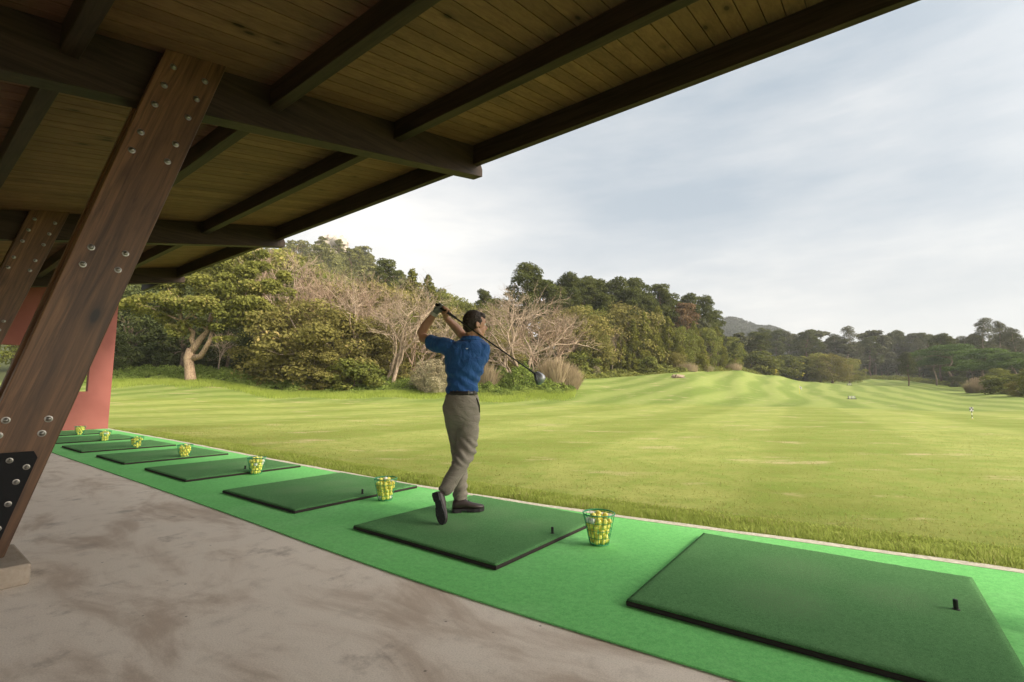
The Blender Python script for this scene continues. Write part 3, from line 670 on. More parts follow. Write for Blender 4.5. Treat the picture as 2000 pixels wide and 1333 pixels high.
mk_pine('umbrella', L_umb, B_br, seed=50, h=8, top=.22, spread=6.0, ncl=26, per=11000, flat=.22, size=.16, trunk_r=.22); mk_pine('umbrella', L_umb, B_br, seed=51, h=8, top=.42, spread=5.0, ncl=30, per=11000, flat=.28, size=.16, trunk_r=.22)
for s_ in (1, 2, 3): mk_bare('bare', B_twig, seed=60 + s_, h=9, stems=(1, 2, 3)[s_ - 1], levels=6)
mk_bare('bare_pale', B_pale, seed=71, h=8, stems=1, levels=6, gnarl=.6); mk_bare('bare_pale', B_pale, seed=72, h=8, stems=2, levels=6, gnarl=.6)
for s_ in (1, 2): mk_pine('hillpine', L_hill, B_pine, seed=80 + s_, h=9, top=.8, spread=2.6, ncl=16, per=1500, flat=.75, size=.32)
mk_broad('hillround', L_hill, B_br, seed=83, h=7, spread=3.4, ncl=14, per=1500, size=.3, low=0.05); mk_broad('fargreen', L_euc, B_br, seed=84, h=12, spread=3.4, ncl=16, per=2200, size=.32, low=.2)
mk_pine('farpine', L_pine, B_pine, seed=85, h=14, top=.55, spread=3.2, ncl=14, per=2000, flat=.6, size=.34); mk_broad('broom', L_yel, B_br, seed=86, h=3, spread=2.0, ncl=14, per=3500, size=.14, low=0.0, trunk_r=.06)
mk_broad('bush', L_green, B_br, seed=87, h=3, spread=2.0, ncl=16, per=4200, size=.13, low=0.0, trunk_r=.06)
NAMES = dict(green='broadleaf_tree', oakish='broadleaf_tree', dark='evergreen_tree', olive='shrubby_tree', brush='shrub', pine='pine_tree', cone='conifer_tree', rust='broadleaf_tree', euc='eucalyptus_tree',
             umbrella='umbrella_pine', bare='bare_tree', bare_pale='bare_tree', hillpine='pine_tree', hillround='broadleaf_tree', fargreen='broadleaf_tree', farpine='pine_tree', broom='broom_shrub', bush='bush')
CATS = dict(brush='shrub', broom='shrub', bush='bush')
def tree(kind, u, Y, top, label, group=None, wf=1.0, var=None, seed=None, sink=0.0):
    """a tree whose foot stands on the terrain at depth Y (azimuth as photo column u) and whose tip reaches photo row `top`"""
    p = at(u, 765, Y); z = tz(p.x, Y) - sink; zt = at(u, top, Y).z; H = max(0.8, zt - z)
    L_ = TREE[kind]; tm, cm, h = L_[(var if var is not None else random.randrange(len(L_))) % len(L_)]; s = H / h
    r = empty(NAMES[kind], (p.x, Y, z), random.uniform(0, 6.28)); r.scale = (s * wf, s * wf, s)
    for nm, me in (('trunk', tm), ('branches' if 'bare' in kind else 'crown', cm)):
        o = bpy.data.objects.new(nm, me); COL.objects.link(o); o.parent = r
    return tag(r, label, CATS.get(kind, 'tree'), group)

# --- the big spreading oak at the left, with its own forked trunk
def hero_oak():
    Y = 45.5; base = at(373, 742, Y); base.z = tz(base.x, Y); r = empty('oak_tree', base)
    tag(r, 'big spreading oak with a thick forked trunk on the lawn edge at the left', 'tree')
    def q(u, v, dy=0.0): return at(u, v, Y + dy) - base
    mb = MB()
    mb.tube([q(373, 752), q(372, 738), q(370, 720), q(368, 700), q(374, 682)], [.56, .47, .42, .42, .40], 12)
    mb.tube([q(372, 690), q(382, 676), q(392, 662), q(405, 648), q(410, 625, .5), q(416, 600, 1)], [.36, .32, .28, .22, .18, .12], 9)
    mb.tube([q(378, 700), q(392, 696), q(401, 682, -.4), q(410, 664, -.6), q(414, 648, -.5)], [.30, .26, .22, .17, .12], 9)
    mb.tube([q(380, 678), q(374, 662), q(378, 650), q(366, 638, -.6), q(356, 628, -1)], [.24, .24, .2, .14, .1], 8)
    spec = [(262, 590, -1, 1.5), (300, 583, -1.6, 1.9), (335, 596, -2, 1.9), (285, 605, .5, 1.5), (318, 612, -1, 1.6), (365, 603, -2, 1.9), (395, 590, -1.6, 1.7), (345, 572, 0, 1.7), (350, 640, -1.2, 1.25), (338, 655, -1, 1.0), (372, 630, -1, 1.2), (325, 632, -.5, 1.1),
            (330, 560, 1, 1.8), (385, 560, 0, 1.9), (420, 545, -.6, 2.0), (440, 575, -1.4, 2.0), (470, 560, -.5, 2.0), (430, 610, -1.6, 1.6), (455, 620, -1.3, 1.6), (470, 600, -1, 1.8), (500, 590, -.5, 1.8), (425, 640, -1.2, 1.1), (440, 660, -1.2, 1.0), (495, 625, 0, 1.4),
            (520, 560, .5, 1.9), (525, 600, .6, 1.5), (390, 530, 1, 1.9), (440, 520, .4, 2.0), (480, 515, .5, 2.0), (510, 530, .8, 1.9), (460, 495, 1, 1.6), (420, 503, 1.2, 1.5), (500, 500, 1.2, 1.5), (250, 600, .3, 1.1), (542, 575, 1, 1.5), (360, 540, 1.4, 1.6), (545, 540, 1, 1.3)]
    cl = []; 
    for u, v, dy, rr in spec:
        c = q(u, v, dy)
        for k in range(3):
            cc = c + Vector((random.uniform(-1, 1), random.uniform(-1, 1), random.uniform(-.5, .5))) * rr * .62; k2 = rr * random.uniform(.42, .62)
            cl.append((tuple(cc), (k2, k2, k2 * .58)))
    hubs = [q(416, 600, 1), q(414, 648, -.5), q(356, 628, -1), q(405, 648)]
    for h_, grp in zip(hubs, (cl[39:111:5], cl[51:72:5], cl[0:39:4], cl[36:60:6])): limbs(mb, h_, grp, .11, 5)
    tr = mb.build('trunk', B_oak, r, smooth=True)
    cm = crown_mesh('crown', cl, 34000, .135, shell=.5, up=.5); link_mesh('crown', cm, L_oak, r)
hero_oak()
random.seed(99)
G1 = 'trees and bushes crowding the wood behind the oak'
tree('dark', 245, 56, 560, 'dark evergreen at the far left beside the red wall, behind the oak', var=0)
tree('dark', 300, 60, 540, 'dark evergreen filling the gap behind the left half of the oak crown')
tree('dark', 350, 57, 600, 'low dark evergreen right behind the oak trunk', wf=1.2)
tree('dark', 440, 58, 610, 'dark shaded evergreen between the oak trunk and the leaning stem', wf=1.1)
tree('dark', 200, 50, 640, 'dark bush hard against the edge of the red wall', wf=1.1)
tree('dark', 520, 55, 640, 'dark bush under the right side of the oak', wf=1.3)
tree('oakish', 470, 66, 478, 'tall pale green broadleaf tree rising behind the oak, touching the eave'); tree('oakish', 540, 68, 490, 'pale green broadleaf tree right of the oak top', wf=.9)
tree('green', 400, 72, 500, 'green tree just under the eave, behind the oak top'); tree('green', 320, 75, 520, 'green tree seen under the eave at the far left', wf=1.1); tree('green', 20, 55, 600, 'tree seen through the opening in the red wall'); tree('dark', 150, 50, 690, 'dark bush glimpsed through the wall opening', wf=1.6)
tree('bare_pale', 425, 52, 640, 'leaning bare stem in the shade right of the oak trunk', wf=.8)
# olive brown mass and bare trees in the middle left
tree('olive', 560, 50, 590, 'olive green shrubby tree at the right edge of the oak', var=0); tree('olive', 605, 47, 600, 'broad olive brown shrubby tree, leftmost of the brownish mass', wf=1.15, var=1); tree('olive', 655, 46, 610, 'broad olive brown shrubby tree in the middle of the brownish mass', wf=1.25, var=0)
tree('olive', 700, 50, 620, 'olive brown shrub below the bare twiggy trees', wf=1.1); tree('olive', 760, 50, 640, 'olive brown bush left of the golfer, behind the pale stems', wf=1.2); tree('olive', 630, 44, 680, 'low olive bush at the lawn edge under the brownish mass', wf=1.3); tree('bush', 690, 43.5, 705, 'low green bush on the lawn edge in front of the brown shrubs', wf=1.5)
tree('green', 585, 66, 520, 'green tree behind the bare trees, right of the eave end'); tree('green', 640, 72, 540, 'green crown behind the bare brown branches'); tree('olive', 720, 66, 560, 'yellowish olive tree behind the middle bare trees', wf=1.1); tree('olive', 655, 64, 560, 'brownish tree behind the left bare trees', wf=1.2)
for u, Y, tp, kd, vr, lb in ((575, 54, 500, 'bare', 1, 'bare brown tree next to the oak crown'), (615, 53, 515, 'bare', 0, 'bare brown tree, second right of the oak'), (650, 51, 520, 'bare', 2, 'many stemmed bare tree in the brown thicket'),
                          (690, 50, 525, 'bare', 1, 'bare brown tree in the middle of the thicket'), (735, 47, 525, 'bare_pale', 1, 'pale stemmed bare tree with two trunks left of the golfer'), (765, 46, 545, 'bare_pale', 0, 'pale slender bare tree just left of the golfer'),
                          (795, 50, 580, 'bare', 2, 'low bare tree directly left of the golfer'), (705, 56, 540, 'bare', 0, 'bare reddish tree behind the pale stems'), (845, 52, 590, 'bare_pale', 1, 'bare pale tree behind the golfer arms'), (525, 62, 478, 'bare_pale', 0, 'pale bare branches above the oak, under the eave end')):
    tree(kd, u, Y, tp, lb, var=vr)
tree('pine', 745, 95, 508, 'dark pine breaking the skyline above the bare trees', var=1); tree('cone', 800, 78, 528, 'yellow green conifer, left one of the pair above the golfer', var=0, wf=1.3); tree('cone', 832, 74, 540, 'yellow green conifer, right one of the pair above the golfer', var=1, wf=1.2); tree('cone', 850, 70, 575, 'yellow green conifer just left of the raised hands', var=0, wf=1.2)
tree('green', 780, 62, 610, 'green tree between the pale stems and the golfer'); tree('olive', 870, 64, 610, 'olive tree behind the raised club grip'); tree('green', 905, 88, 590, 'hazy green tree behind the golfer head', wf=.9); tree('pine', 945, 92, 570, 'small pine right of the golfer head on the skyline', var=2); tree('green', 870, 100, 575, 'hazy green crown on the skyline above the golfer hands')
tree('green', 975, 84, 585, 'hazy green tree rising between the golfer head and the tall pine')
tree('olive', 915, 96, 600, 'hazy olive crown low on the skyline behind the golfer head', wf=1.1)
tree('green', 960, 70, 600, 'green tree left of the large bare tree'); tree('green', 925, 62, 640, 'green bush behind the golfer shoulder'); tree('olive', 985, 60, 650, 'olive bush under the large bare tree', wf=1.2); tree('green', 1010, 66, 640, 'green tree behind the base of the large bare tree'); tree('olive', 895, 55, 680, 'olive bush behind the golfer back', wf=1.2)
tree('bare_pale', 985, 50, 560, 'large bare twiggy tree right of the golfer, left half', var=0, wf=1.15); tree('bare_pale', 1035, 49, 535, 'large bare twiggy tree right of the golfer, tallest', var=1, wf=1.1); tree('bare', 1065, 52, 575, 'bare brown tree against the pines', var=2, wf=1.1); tree('bare', 955, 52, 590, 'bare brown tree just right of the golfer head', var=0); tree('bare_pale', 1010, 46, 640, 'low tangle of bare stems over the ivy bank', var=1, wf=1.5)
tree('brush', 838, 43, 705, 'cream dry shrub left of the golfer waist', wf=1.3); tree('brush', 862, 42, 715, 'lower cream dry shrub touching the golfer back', wf=1.4)
# pine wood in the centre
for i, (u, Y, tp, vr) in enumerate(((1025, 80, 520, 1), (1065, 84, 545, 0), (1108, 88, 540, 2), (1085, 80, 560, 1), (1140, 92, 548, 1), (1168, 95, 543, 0), (1205, 96, 548, 2), (1248, 98, 546, 2), (1232, 92, 562, 0), (1290, 100, 558, 1), (1310, 104, 578, 0), (1348, 106, 578, 2), (1378, 108, 582, 1), (1400, 112, 610, 2), (1180, 88, 580, 2), (1270, 95, 580, 2))):
    tree('pine', u, Y, tp, ['tall pine with a round crown poking above the large bare tree', 'tall pine at the left end of the pine row', 'broad pine, left part of the pine row', 'pine just behind the large bare tree top', 'dark pine in the left half of the pine row',
         'thin topped pine in the left half of the pine row', 'dense dark pine in the middle of the pine row', 'highest rounded pine in the middle of the pine row', 'pine with a gap of sky beneath its crown', 'pine right of the highest rounded one', 'pine left of the rust brown tree', 'open crowned pine right of the rust brown tree',
         'last tall pine at the right end of the pine row', 'low pine where the pine row drops to the slope', 'pine in the second rank, left of the sky gap', 'pine in the second rank, right of the sky gap'][i], wf=1.15, var=vr)
tree('rust', 1337, 100, 590, 'rust brown tree between the dark pines'); tree('bare', 1095, 70, 590, 'thin reddish bare tree behind the large bare tree', wf=.9, var=1)
for i, (u, Y, tp, kd, wf) in enumerate(((1120, 78, 610, 'olive', 1), (1150, 79, 640, 'green', .9), (1185, 82, 620, 'cone', 1.1), (1215, 80, 650, 'cone', 1), (1240, 81, 625, 'cone', 1.1), (1262, 83, 612, 'cone', 1.1), (1285, 84, 640, 'cone', 1), (1310, 86, 620, 'cone', 1.2), (1290, 90, 600, 'cone', 1.3), (1335, 88, 640, 'green', .8),
                                         (1360, 92, 630, 'cone', 1.1), (1385, 98, 640, 'green', .8), (1405, 104, 640, 'cone', 1.1), (1430, 112, 660, 'green', .8), (1170, 78, 670, 'green', .9), (1130, 74, 690, 'bush', 1.3), (1232, 79, 690, 'cone', 1.3), (1265, 80, 700, 'bush', 1.4), (1320, 84, 690, 'olive', 1), (1445, 116, 690, 'cone', 1.4), (1145, 84, 600, 'green', .9), (1210, 88, 600, 'olive', 1), (1372, 96, 690, 'olive', 1.0), (1412, 108, 690, 'bush', 1.5), (1295, 82, 712, 'bush', 1.2), (1348, 86, 712, 'bush', 1.2))):
    tree(kd, u, Y, tp, ['olive brown tree below the left pines', 'grey green tree behind the dry reeds', 'yellow green conifer below the left pines', 'short yellow green conifer at the foot of the pine row', 'yellow green conifer left of the tall thin bare stem', 'tallest yellow green conifer below the central pines', 'narrow conifer right of the tallest one',
         'conifer right of centre below the pines', 'high conifer merging into the central pines', 'green tree below the rust brown tree', 'conifer right of the rust brown tree', 'green tree below the last pines', 'conifer near the right end of the pine row', 'green tree at the corner where the wood meets the slope', 'grey green bush tree left of the conifers', 'green bush just right of the dry reeds',
         'lowest bushy conifer on the lawn edge below the pines', 'rounded bush on the lawn edge below the central pines', 'olive shrub on the lawn edge left of the slope', 'bushy conifer at the very corner of the wood, by the slope crest', 'green crown between bare tree and pines', 'olive crown in the shade under the pine row', 'olive bush near the dry grass above the slope',
         'dark bush at the top left of the mown slope', 'small bush on the lawn edge, centre of the wood', 'small bush on the lawn edge, below the rust brown tree'][i], wf=wf)
tree('bare_pale', 1197, 79, 640, 'thin pale bare stem standing out against the conifers', var=0, wf=.6)
tree('brush', 1083, 74, 725, 'small pale shrub on the lawn just beyond the reeds', wf=.9); tree('brush', 1355, 83, 716, 'dry tan shrub beside the wood pile', wf=1.2); tree('brush', 1385, 90, 712, 'dry tan shrub on the slope edge, right of the wood pile', wf=1.2); tree('brush', 1165, 73, 716, 'tan dry bush at the foot of the grey green trees', wf=1)
for i in range(34):
    u = 1090 + i * 10.5 + random.uniform(-6, 6); Y = random.uniform(100, 135)
    tree(random.choice(['fargreen', 'farpine', 'farpine']), u, Y, max(560, 572 + max(0, (u - 1250)) * .42 + random.uniform(-4, 30)), 'dark crown showing between the trunks deep inside the central pine wood', 'crowns deep inside the central pine wood')
# right: the far belt of pines and eucalypts
for i, u in enumerate(range(1440, 2040, 13)):
    Y = random.uniform(176, 214) if 1500 < u < 1840 else random.uniform(128, 160)
    tp = {0: 655, 1: 648, 2: 668, 3: 652}[i % 4] + random.uniform(-6, 8) + (8 if u > 1800 else 0)
    kd = random.choice(['euc', 'pine', 'pine', 'fargreen']); side = ['left part of the far belt, below the distant hill', 'middle of the far belt behind the lone lawn trees', 'right part of the far belt behind the umbrella pines'][0 if u < 1580 else (1 if u < 1800 else 2)]
    tree(kd, u + random.uniform(-5, 5), Y, tp, f'tall dark {"eucalypt" if kd == "euc" else ("pine" if kd == "pine" else "broadleaf tree")} in the {side}', f'tall dark {kd} trees in the {side}', wf=1.35)
for i, u in enumerate(range(1445, 2040, 14)):
    Y = (150 + (u - 1445) * .3) if u < 1700 else max(112, 196 - (u - 1700) * .32); Y += random.uniform(2, 14)
    side = 'left' if u < 1580 else ('middle' if u < 1800 else 'right')
    tree(random.choice(['green', 'dark', 'dark', 'fargreen']), u + random.uniform(-4, 4), Y, random.uniform(690, 712), f'lower dark bushy tree along the {side} foot of the far belt', f'lower dark trees along the {side} foot of the far belt', wf=1.5)
for i, (u, tp) in enumerate(((1475, 690), (1500, 700), (1525, 698), (1545, 702), (1575, 700))): tree('broom', u, 128 + i * 6, tp, ['yellow flecked broom by the crest of the mown slope', 'second broom bush right of the slope crest', 'third broom bush with yellow bloom', 'broom bush with the brightest yellow bloom', 'broom bush just left of the lawn oaks'][i], wf=1.6)
for u, Y, tp, wf, lb in ((1860, 118, 676, 1.0, 'bright green umbrella pine, leftmost of the right hand group'), (1925, 104, 684, 1.1, 'broad umbrella pine in the middle of the right hand group'), (1985, 92, 690, 1.1, 'umbrella pine cut by the right picture edge'), (1900, 98, 712, 1.0, 'lower umbrella pine above the pampas clump'), (1830, 126, 700, .9, 'low umbrella pine right of the lone pine')):
    tree('umbrella', u, Y, tp, lb, wf=wf)
for u, Y, tp, lb in ((1935, 128, 626, 'tallest eucalypt at the right, left one of the three'), (1962, 130, 630, 'tall eucalypt at the right, middle of the three'), (1992, 126, 645, 'tall eucalypt at the right picture edge'), (1910, 134, 655, 'shorter eucalypt left of the tall three')):
    tree('euc', u, Y, tp, lb, wf=1.1)
for u, Y, tp, kd, wf, lb in ((1870, 116, 735, 'dark', 1.8, 'dark low thicket left of the pampas clump'), (1935, 92, 735, 'dark', 1.2, 'dark low thicket right of the pampas clump'), (1965, 74, 735, 'bush', 1.8, 'bush at the lawn corner on the right'), (1990, 64, 745, 'olive', 1.3, 'olive brown bush at the right picture edge'), (1955, 80, 720, 'green', 1.2, 'green rounded tree right of the pampas clump'), (2020, 62, 720, 'green', 1.2, 'tree mostly beyond the right picture edge')):
    tree(kd, u, Y, tp, lb, wf=wf)
# trees standing free on the lawn
tree('oakish', 1603, 142, 690, 'left of the two spreading trees standing close together on the far lawn', wf=1.15); tree('olive', 1627, 140, 694, 'right of the two spreading trees on the far lawn, browner crown', wf=1.0, sink=-0.9)
for u in (1603, 1627):
    pass
tree('oakish', 1660, 150, 700, 'low spreading crown just right of the lawn pair', wf=1.3); tree('pine', 1775, 116, 690, 'lone dark pine standing on the lawn at the right', var=2, wf=1.35)
# left hill: many small trees, a rock on its top
def hilltop_row(u): return float(np.interp(u, [300, 560, 600, 640, 690, 740, 790, 860, 940, 1040], [500, 470, 464, 464, 484, 512, 540, 572, 590, 600]))
random.seed(5)
for i in range(150):
    u = random.uniform(430, 1040); Y = random.choice([random.uniform(88, 150), random.uniform(130, 250), random.uniform(200, 262)]); p = at(u, 765, Y); z = tz(p.x, Y)
    H = random.uniform(6, 10); row_tip = 765 - (z + H - HC) / Y * 940
    if row_tip < hilltop_row(u) - 4: H = max(2.5, (765 - hilltop_row(u)) / 940 * Y + HC - z)
    kd = random.choice(['hillpine', 'hillpine', 'hillround']); part = 'upper' if Y > 190 else 'lower'
    word = 'pine' if kd == 'hillpine' else 'rounded tree'
    tree(kd, u, Y, 765 - (z + H - HC) / Y * 940, f'small hazy {word} on the {part} slope of the wooded hill at the left', f'hazy {word}s on the {part} slope of the wooded hill', wf=random.uniform(1.0, 1.5))
p = at(648, 472, 236); mb = MB(); 
for k in range(9):
    c = p + Vector((random.uniform(-8, 8), random.uniform(-2, 6), random.uniform(-6, 1.0))); s = random.uniform(2.2, 4.2)
    n0 = len(mb.v); mb.ball(c, (s * 1.3, s, s), nu=12, nv=8)
    for j in range(n0, len(mb.v)):
        vv = Vector(mb.v[j]); mb.v[j] = tuple(vv + (vv - c) * 0.35 * mnoise.noise(vv * 0.45))
ro = mb.build('rock_outcrop', plain('pale_rock', (0.50, 0.43, 0.36), 0.95)); tag(ro, 'pale bare rock on the top of the wooded hill at the left', 'rock')

# --- reeds, pampas grass, wood pile
def reeds(name, u, Y, top, width, n, matl, label, plume=0.0, lean=0.25):
    p = at(u, 765, Y); z = tz(p.x, Y); H = at(u, top, Y).z - z; r = empty(name, (p.x, Y, z))
    Vs = []; T = []
    for i in range(n):
        a = random.uniform(0, 6.3); q = width * math.sqrt(random.random()); b = Vector((q * math.cos(a), q * math.sin(a) * .8, -.05)); h_ = H * random.uniform(.35, 1.1) * (1 - .35 * (q / width) ** 2)
        d = Vector((math.cos(a) * lean * 1.6 * q / width + random.gauss(0, .22), math.sin(a) * lean * q / width + random.gauss(0, .2), 1)).normalized(); e = b + d * h_; m_ = b.lerp(e, .55); e.z -= h_ * .06
        sd_ = Vector((math.cos(a + 1.57), math.sin(a + 1.57), 0)) * (0.022 + 0.012 * random.random())
        Vs += [b - sd_, b + sd_, m_ + sd_, m_ - sd_, m_ - sd_, m_ + sd_, e + sd_ * .2, e - sd_ * .2]; T += [random.random()] * 2
    V = np.array([tuple(x) for x in Vs]); link_mesh('stems', np_mesh('stems', V, np.arange(len(V)).reshape(-1, 4), np.array(T)), matl, r)
    if plume:
        cl = []
        for _ in range(30):
            a = random.uniform(0, 6.3); q = random.random() ** .5 * .8; cl.append(((width * q * math.cos(a), width * q * math.sin(a), H * (1 - .42 * q * q) * random.uniform(.9, 1.05)), (.09, .09, plume)))
        link_mesh('plumes', crown_mesh('plumes', cl, 2600, .07, asp=.3), L_tan, r)
    return tag(r, label, 'grass clump')
reeds('reed_clump', 1082, 46, 690, 1.15, 2600, L_tan, 'left half of the tan dry reeds at the end of the ivy bank'); reeds('reed_clump', 1105, 46.5, 705, 1.2, 2600, L_tan, 'right half of the tan dry reeds leaning over the lawn')
reeds('reed_clump', 850, 42.5, 712, 1.3, 1200, L_cream, 'cream dry reeds behind the golfer back'); reeds('reed_clump', 948, 45, 700, .9, 1200, L_tan, 'tan dry reeds right of the golfer waist')
reeds('pampas_clump', 1912, 84, 739, 1.9, 2600, L_tan, 'round pampas grass clump with pinkish plumes on the right lawn edge', plume=.35)
reeds('reed_clump', 1432, 106, 705, 2.0, 900, L_tan, 'sparse tan reeds at the foot of the wood by the slope crest'); reeds('reed_clump', 1345, 82, 705, 1.6, 900, L_tan, 'sparse tan reeds at the wood edge above the wood pile')
p = at(1325, 742, 66); wp = empty('wood_pile', (p.x, p.y, tz(p.x, p.y))); tag(wp, 'small pile of grey cut logs and branches on the lawn near the wood edge', 'wood pile')
for k in range(11):
    a = random.uniform(-.5, .5) + (k % 3) * .5; c = Vector((random.uniform(-.55, .55), random.uniform(-.3, .3), .1 + .13 * (k // 4))); d = Vector((math.cos(a), math.sin(a), random.uniform(-.15, .25))) * random.uniform(.4, .75)
    MB().tube([c - d, c + d], [.10, .085], 8).build('log', B_gr, wp)

# --- undergrowth along the wood edge: ivy and low leaves nobody could count
def cover(name, pts_u, y0, y1, n, h, size, matl, seed, side=0.0):
    r_ = np.random.default_rng(seed); U = r_.uniform(pts_u[0], pts_u[1], n); YEd = np.interp(U, YEK, YEV); Y = YEd + y0 + (y1 - y0) * r_.random(n) ** 1.3
    X = (U - 1000) / 940 * Y; Z = terrain(X, Y)
    mz = np.array([mnoise.noise(Vector((x * .55, y * .55, 0))) + .5 * mnoise.noise(Vector((x * 1.7, y * 1.7, 5))) for x, y in zip(X, Y)]); hh = h * np.clip((Y - YEd + 1.2) / 3.0, .06, 1) * (0.55 + .9 * mz)
    P = np.stack([X, Y, Z + np.maximum(hh, 0.03) * r_.uniform(.55, 1.0, n)], 1); Nn = r_.normal(size=(n, 3)) * .6 + np.array([0, -.25, .9])
    V, F_, T = leaf_arr(P, Nn, size, .7); o = link_mesh(name, np_mesh(name, V, F_, T), matl); return tag(o, kind='stuff')
cover('undergrowth', (150, 860), -1.2, 8, 52000, 1.0, .085, L_ivy, 1); tag(bpy.data.objects['undergrowth'], 'bright low green undergrowth along the foot of the left wood', 'undergrowth')
o = cover('ivy_bank', (850, 1128), -1.0, 7, 42000, 1.5, .085, L_ivy, 2); tag(o, 'mound of green ivy and brambles right of the golfer, below the club head', 'ivy')
o = cover('forest_floor_plants', (1100, 2050), -0.8, 12, 42000, 1.1, .16, L_green, 3); tag(o, 'low plants along the foot of the central and right woods', 'undergrowth')
def hillcover():
    r_ = np.random.default_rng(9); n = 60000; U = r_.uniform(380, 1120, n); Y = 75 + 195 * r_.random(n) ** .8; X = (U - 1000) / 940 * Y; Z = terrain(X, Y)
    P = np.stack([X, Y, Z + r_.uniform(.2, 3.2, n)], 1); V, F_, T = leaf_arr(P, r_.normal(size=(n, 3)) + np.array([0, -.4, .8]), .42, .7)
    tag(link_mesh('hill_scrub', np_mesh('hill_scrub', V, F_, T), L_hill), 'green scrub covering the wooded hill at the left', 'scrub', kind='stuff')
    n = 60000; U = r_.uniform(1350, 2060, n); Y = 380 + 300 * r_.random(n); X = (U - 1000) / 940 * Y; Z = terrain(X, Y)
    P = np.stack([X, Y, Z + r_.uniform(.2, 5, n)], 1); V, F_, T = leaf_arr(P, r_.normal(size=(n, 3)) + np.array([0, -.4, .8]), 1.5, .7)
    tag(link_mesh('distant_wood', np_mesh('distant_wood', V, F_, T), leafmat('leaf_distant', (0.045, 0.055, 0.045), (0.11, 0.12, 0.085))), 'distant wood covering the hazy hills at the right', 'wood', kind='stuff')
hillcover()

# --- grass blades: longer fringe along the kerb, short turf beyond
L_grass = leafmat('grass_blade', (0.27, 0.29, 0.07), (0.38, 0.385, 0.125), (0.50, 0.43, 0.22), tr=.5, ns=1.2)
L_fringe = leafmat('grass_fringe_blade', (0.22, 0.29, 0.05), (0.44, 0.50, 0.14), (0.50, 0.43, 0.22), tr=.45, ns=1.2)
def blades(name, n, o_rng, e_rng, hf, wd, seed, pw=1.0, lm=None):
    r_ = np.random.default_rng(seed); e = r_.uniform(*e_rng, n); oo = np.interp(e, xs, ko) + 0.055 + o_rng[0] + (o_rng[1] - o_rng[0]) * r_.random(n) ** pw
    X = EV.x * e + OV.x * oo; Y = EV.y * e + OV.y * oo; keep = (Y > 1.2) & (np.abs(X) < Y * 1.2); X, Y, oo = X[keep], Y[keep], oo[keep]; n = len(X); Z = terrain(X, Y)
    d = oo - np.interp(e[keep], xs, ko); cl_ = np.array([mnoise.noise(Vector((x * 5, y * 5, 0))) for x, y in zip(X, Y)])
    h_ = hf(d) * r_.uniform(.5, 1.25, n) * (1 + .7 * cl_); a = r_.uniform(0, 6.28, n); ln = r_.uniform(.1, .75, n) * h_
    w_ = wd * r_.uniform(.7, 1.3, n) * (1 + np.hypot(X, Y) * .05)
    B = np.stack([X, Y, Z - .005], 1); T_ = B + np.stack([np.cos(a) * ln, np.sin(a) * ln, h_], 1); b2 = r_.uniform(0, 6.28, n); S = np.stack([np.cos(b2) * w_, np.sin(b2) * w_, 0 * w_], 1)
    Mid = B * .45 + T_ * .55; Mid[:, 2] += h_ * .1
    V = np.stack([B - S, B + S, Mid + S * .8, T_, Mid - S * .8], 1).reshape(-1, 3)
    me = np_mesh(name, V, np.arange(5 * n).reshape(n, 5), np.clip(r_.random(n) * .9 + cl_ * .3, 0, 1)); return link_mesh(name, me, lm or L_grass)
tag(blades('grass_fringe', 125000, (-0.015, .62), (-17.2, 9), lambda d: np.interp(d, [0, .12, .35, .7], [.05, .062, .04, .02]), .0022, 21, .8, L_fringe), 'longer grass fringe growing along the kerb', 'grass', kind='stuff')
tag(blades('short_grass', 170000, (.4, 13), (-17.2, 10), lambda d: np.interp(d, [0, 1.5, 9], [.02, .016, .014]), .0022, 22, 1.7), 'short mown grass of the near lawn', 'grass', kind='stuff')
# rougher grass along the oak
def rough():
    r_ = np.random.default_rng(31); n = 50000; U = r_.uniform(215, 1125, n); YEd = np.interp(U, YEK, YEV); Y = YEd - .4 - 3.6 * r_.random(n) ** 2.2 * (.5 + .5 * np.sin(U * .021) ** 2 + .5 * r_.random(n)); X = (U - 1000) / 940 * Y; Z = terrain(X, Y)
    B = np.stack([X, Y, Z], 1); h_ = r_.uniform(.08, .3, n); a = r_.uniform(0, 6.28, n); S = np.stack([np.cos(a), np.sin(a), 0 * a], 1) * .02; T_ = B + np.stack([r_.normal(size=n) * .05, r_.normal(size=n) * .05, h_], 1)
    V = np.stack([B - S, B + S, T_], 1).reshape(-1, 3); tag(link_mesh('rough_grass', np_mesh('rough_grass', V, np.arange(3 * n).reshape(n, 3), r_.random(n)), leafmat('rough_blade', (0.24, 0.32, 0.05), (0.46, 0.52, 0.13), tr=.5, ns=.3)), 'uncut bright grass along the foot of the left wood', 'grass', kind='stuff')
rough()

# ------------------------------------------------------------------ range furniture
white = plain('white_paint', (0.8, 0.8, 0.78), .5); dull = plain('weathered_white', (0.42, 0.42, 0.38), .7); blackp = plain('black_paint', (0.03, 0.03, 0.03), .5); yelp = plain('yellow_paint', (0.6, 0.5, 0.08), .5)
def striped_pole():
    Y = 20; p = at(1899, 818, Y); p.z = tz(p.x, Y); r = empty('marker_pole', p); tag(r, 'striped black and white marker pole on the right side of the lawn', 'marker pole'); h = at(1899, 795, Y).z - p.z
    for k in range(6): MB().tube([(0, 0, h * k / 6), (0, 0, h * (k + 1) / 6)], .010, 8).build('pole_band', (white, blackp)[k % 2], r)
    m = MB(); m.box((0.0, 0, h * .80), (.15, .012, .17)); m.build('flag', blackp, r); m = MB()
    for i in range(3):
        for j in range(3):
            if (i + j) % 2 == 0: m.box((-.05 + .05 * i, 0, h * .80 - .056 + .056 * j), (.049, .016, .055))
    m.build('flag_squares', dull, r); m = MB(); m.tube([(0, 0, 0), (0, 0, .02)], .05, 10); m.build('pole_foot', yelp, r)
striped_pole()
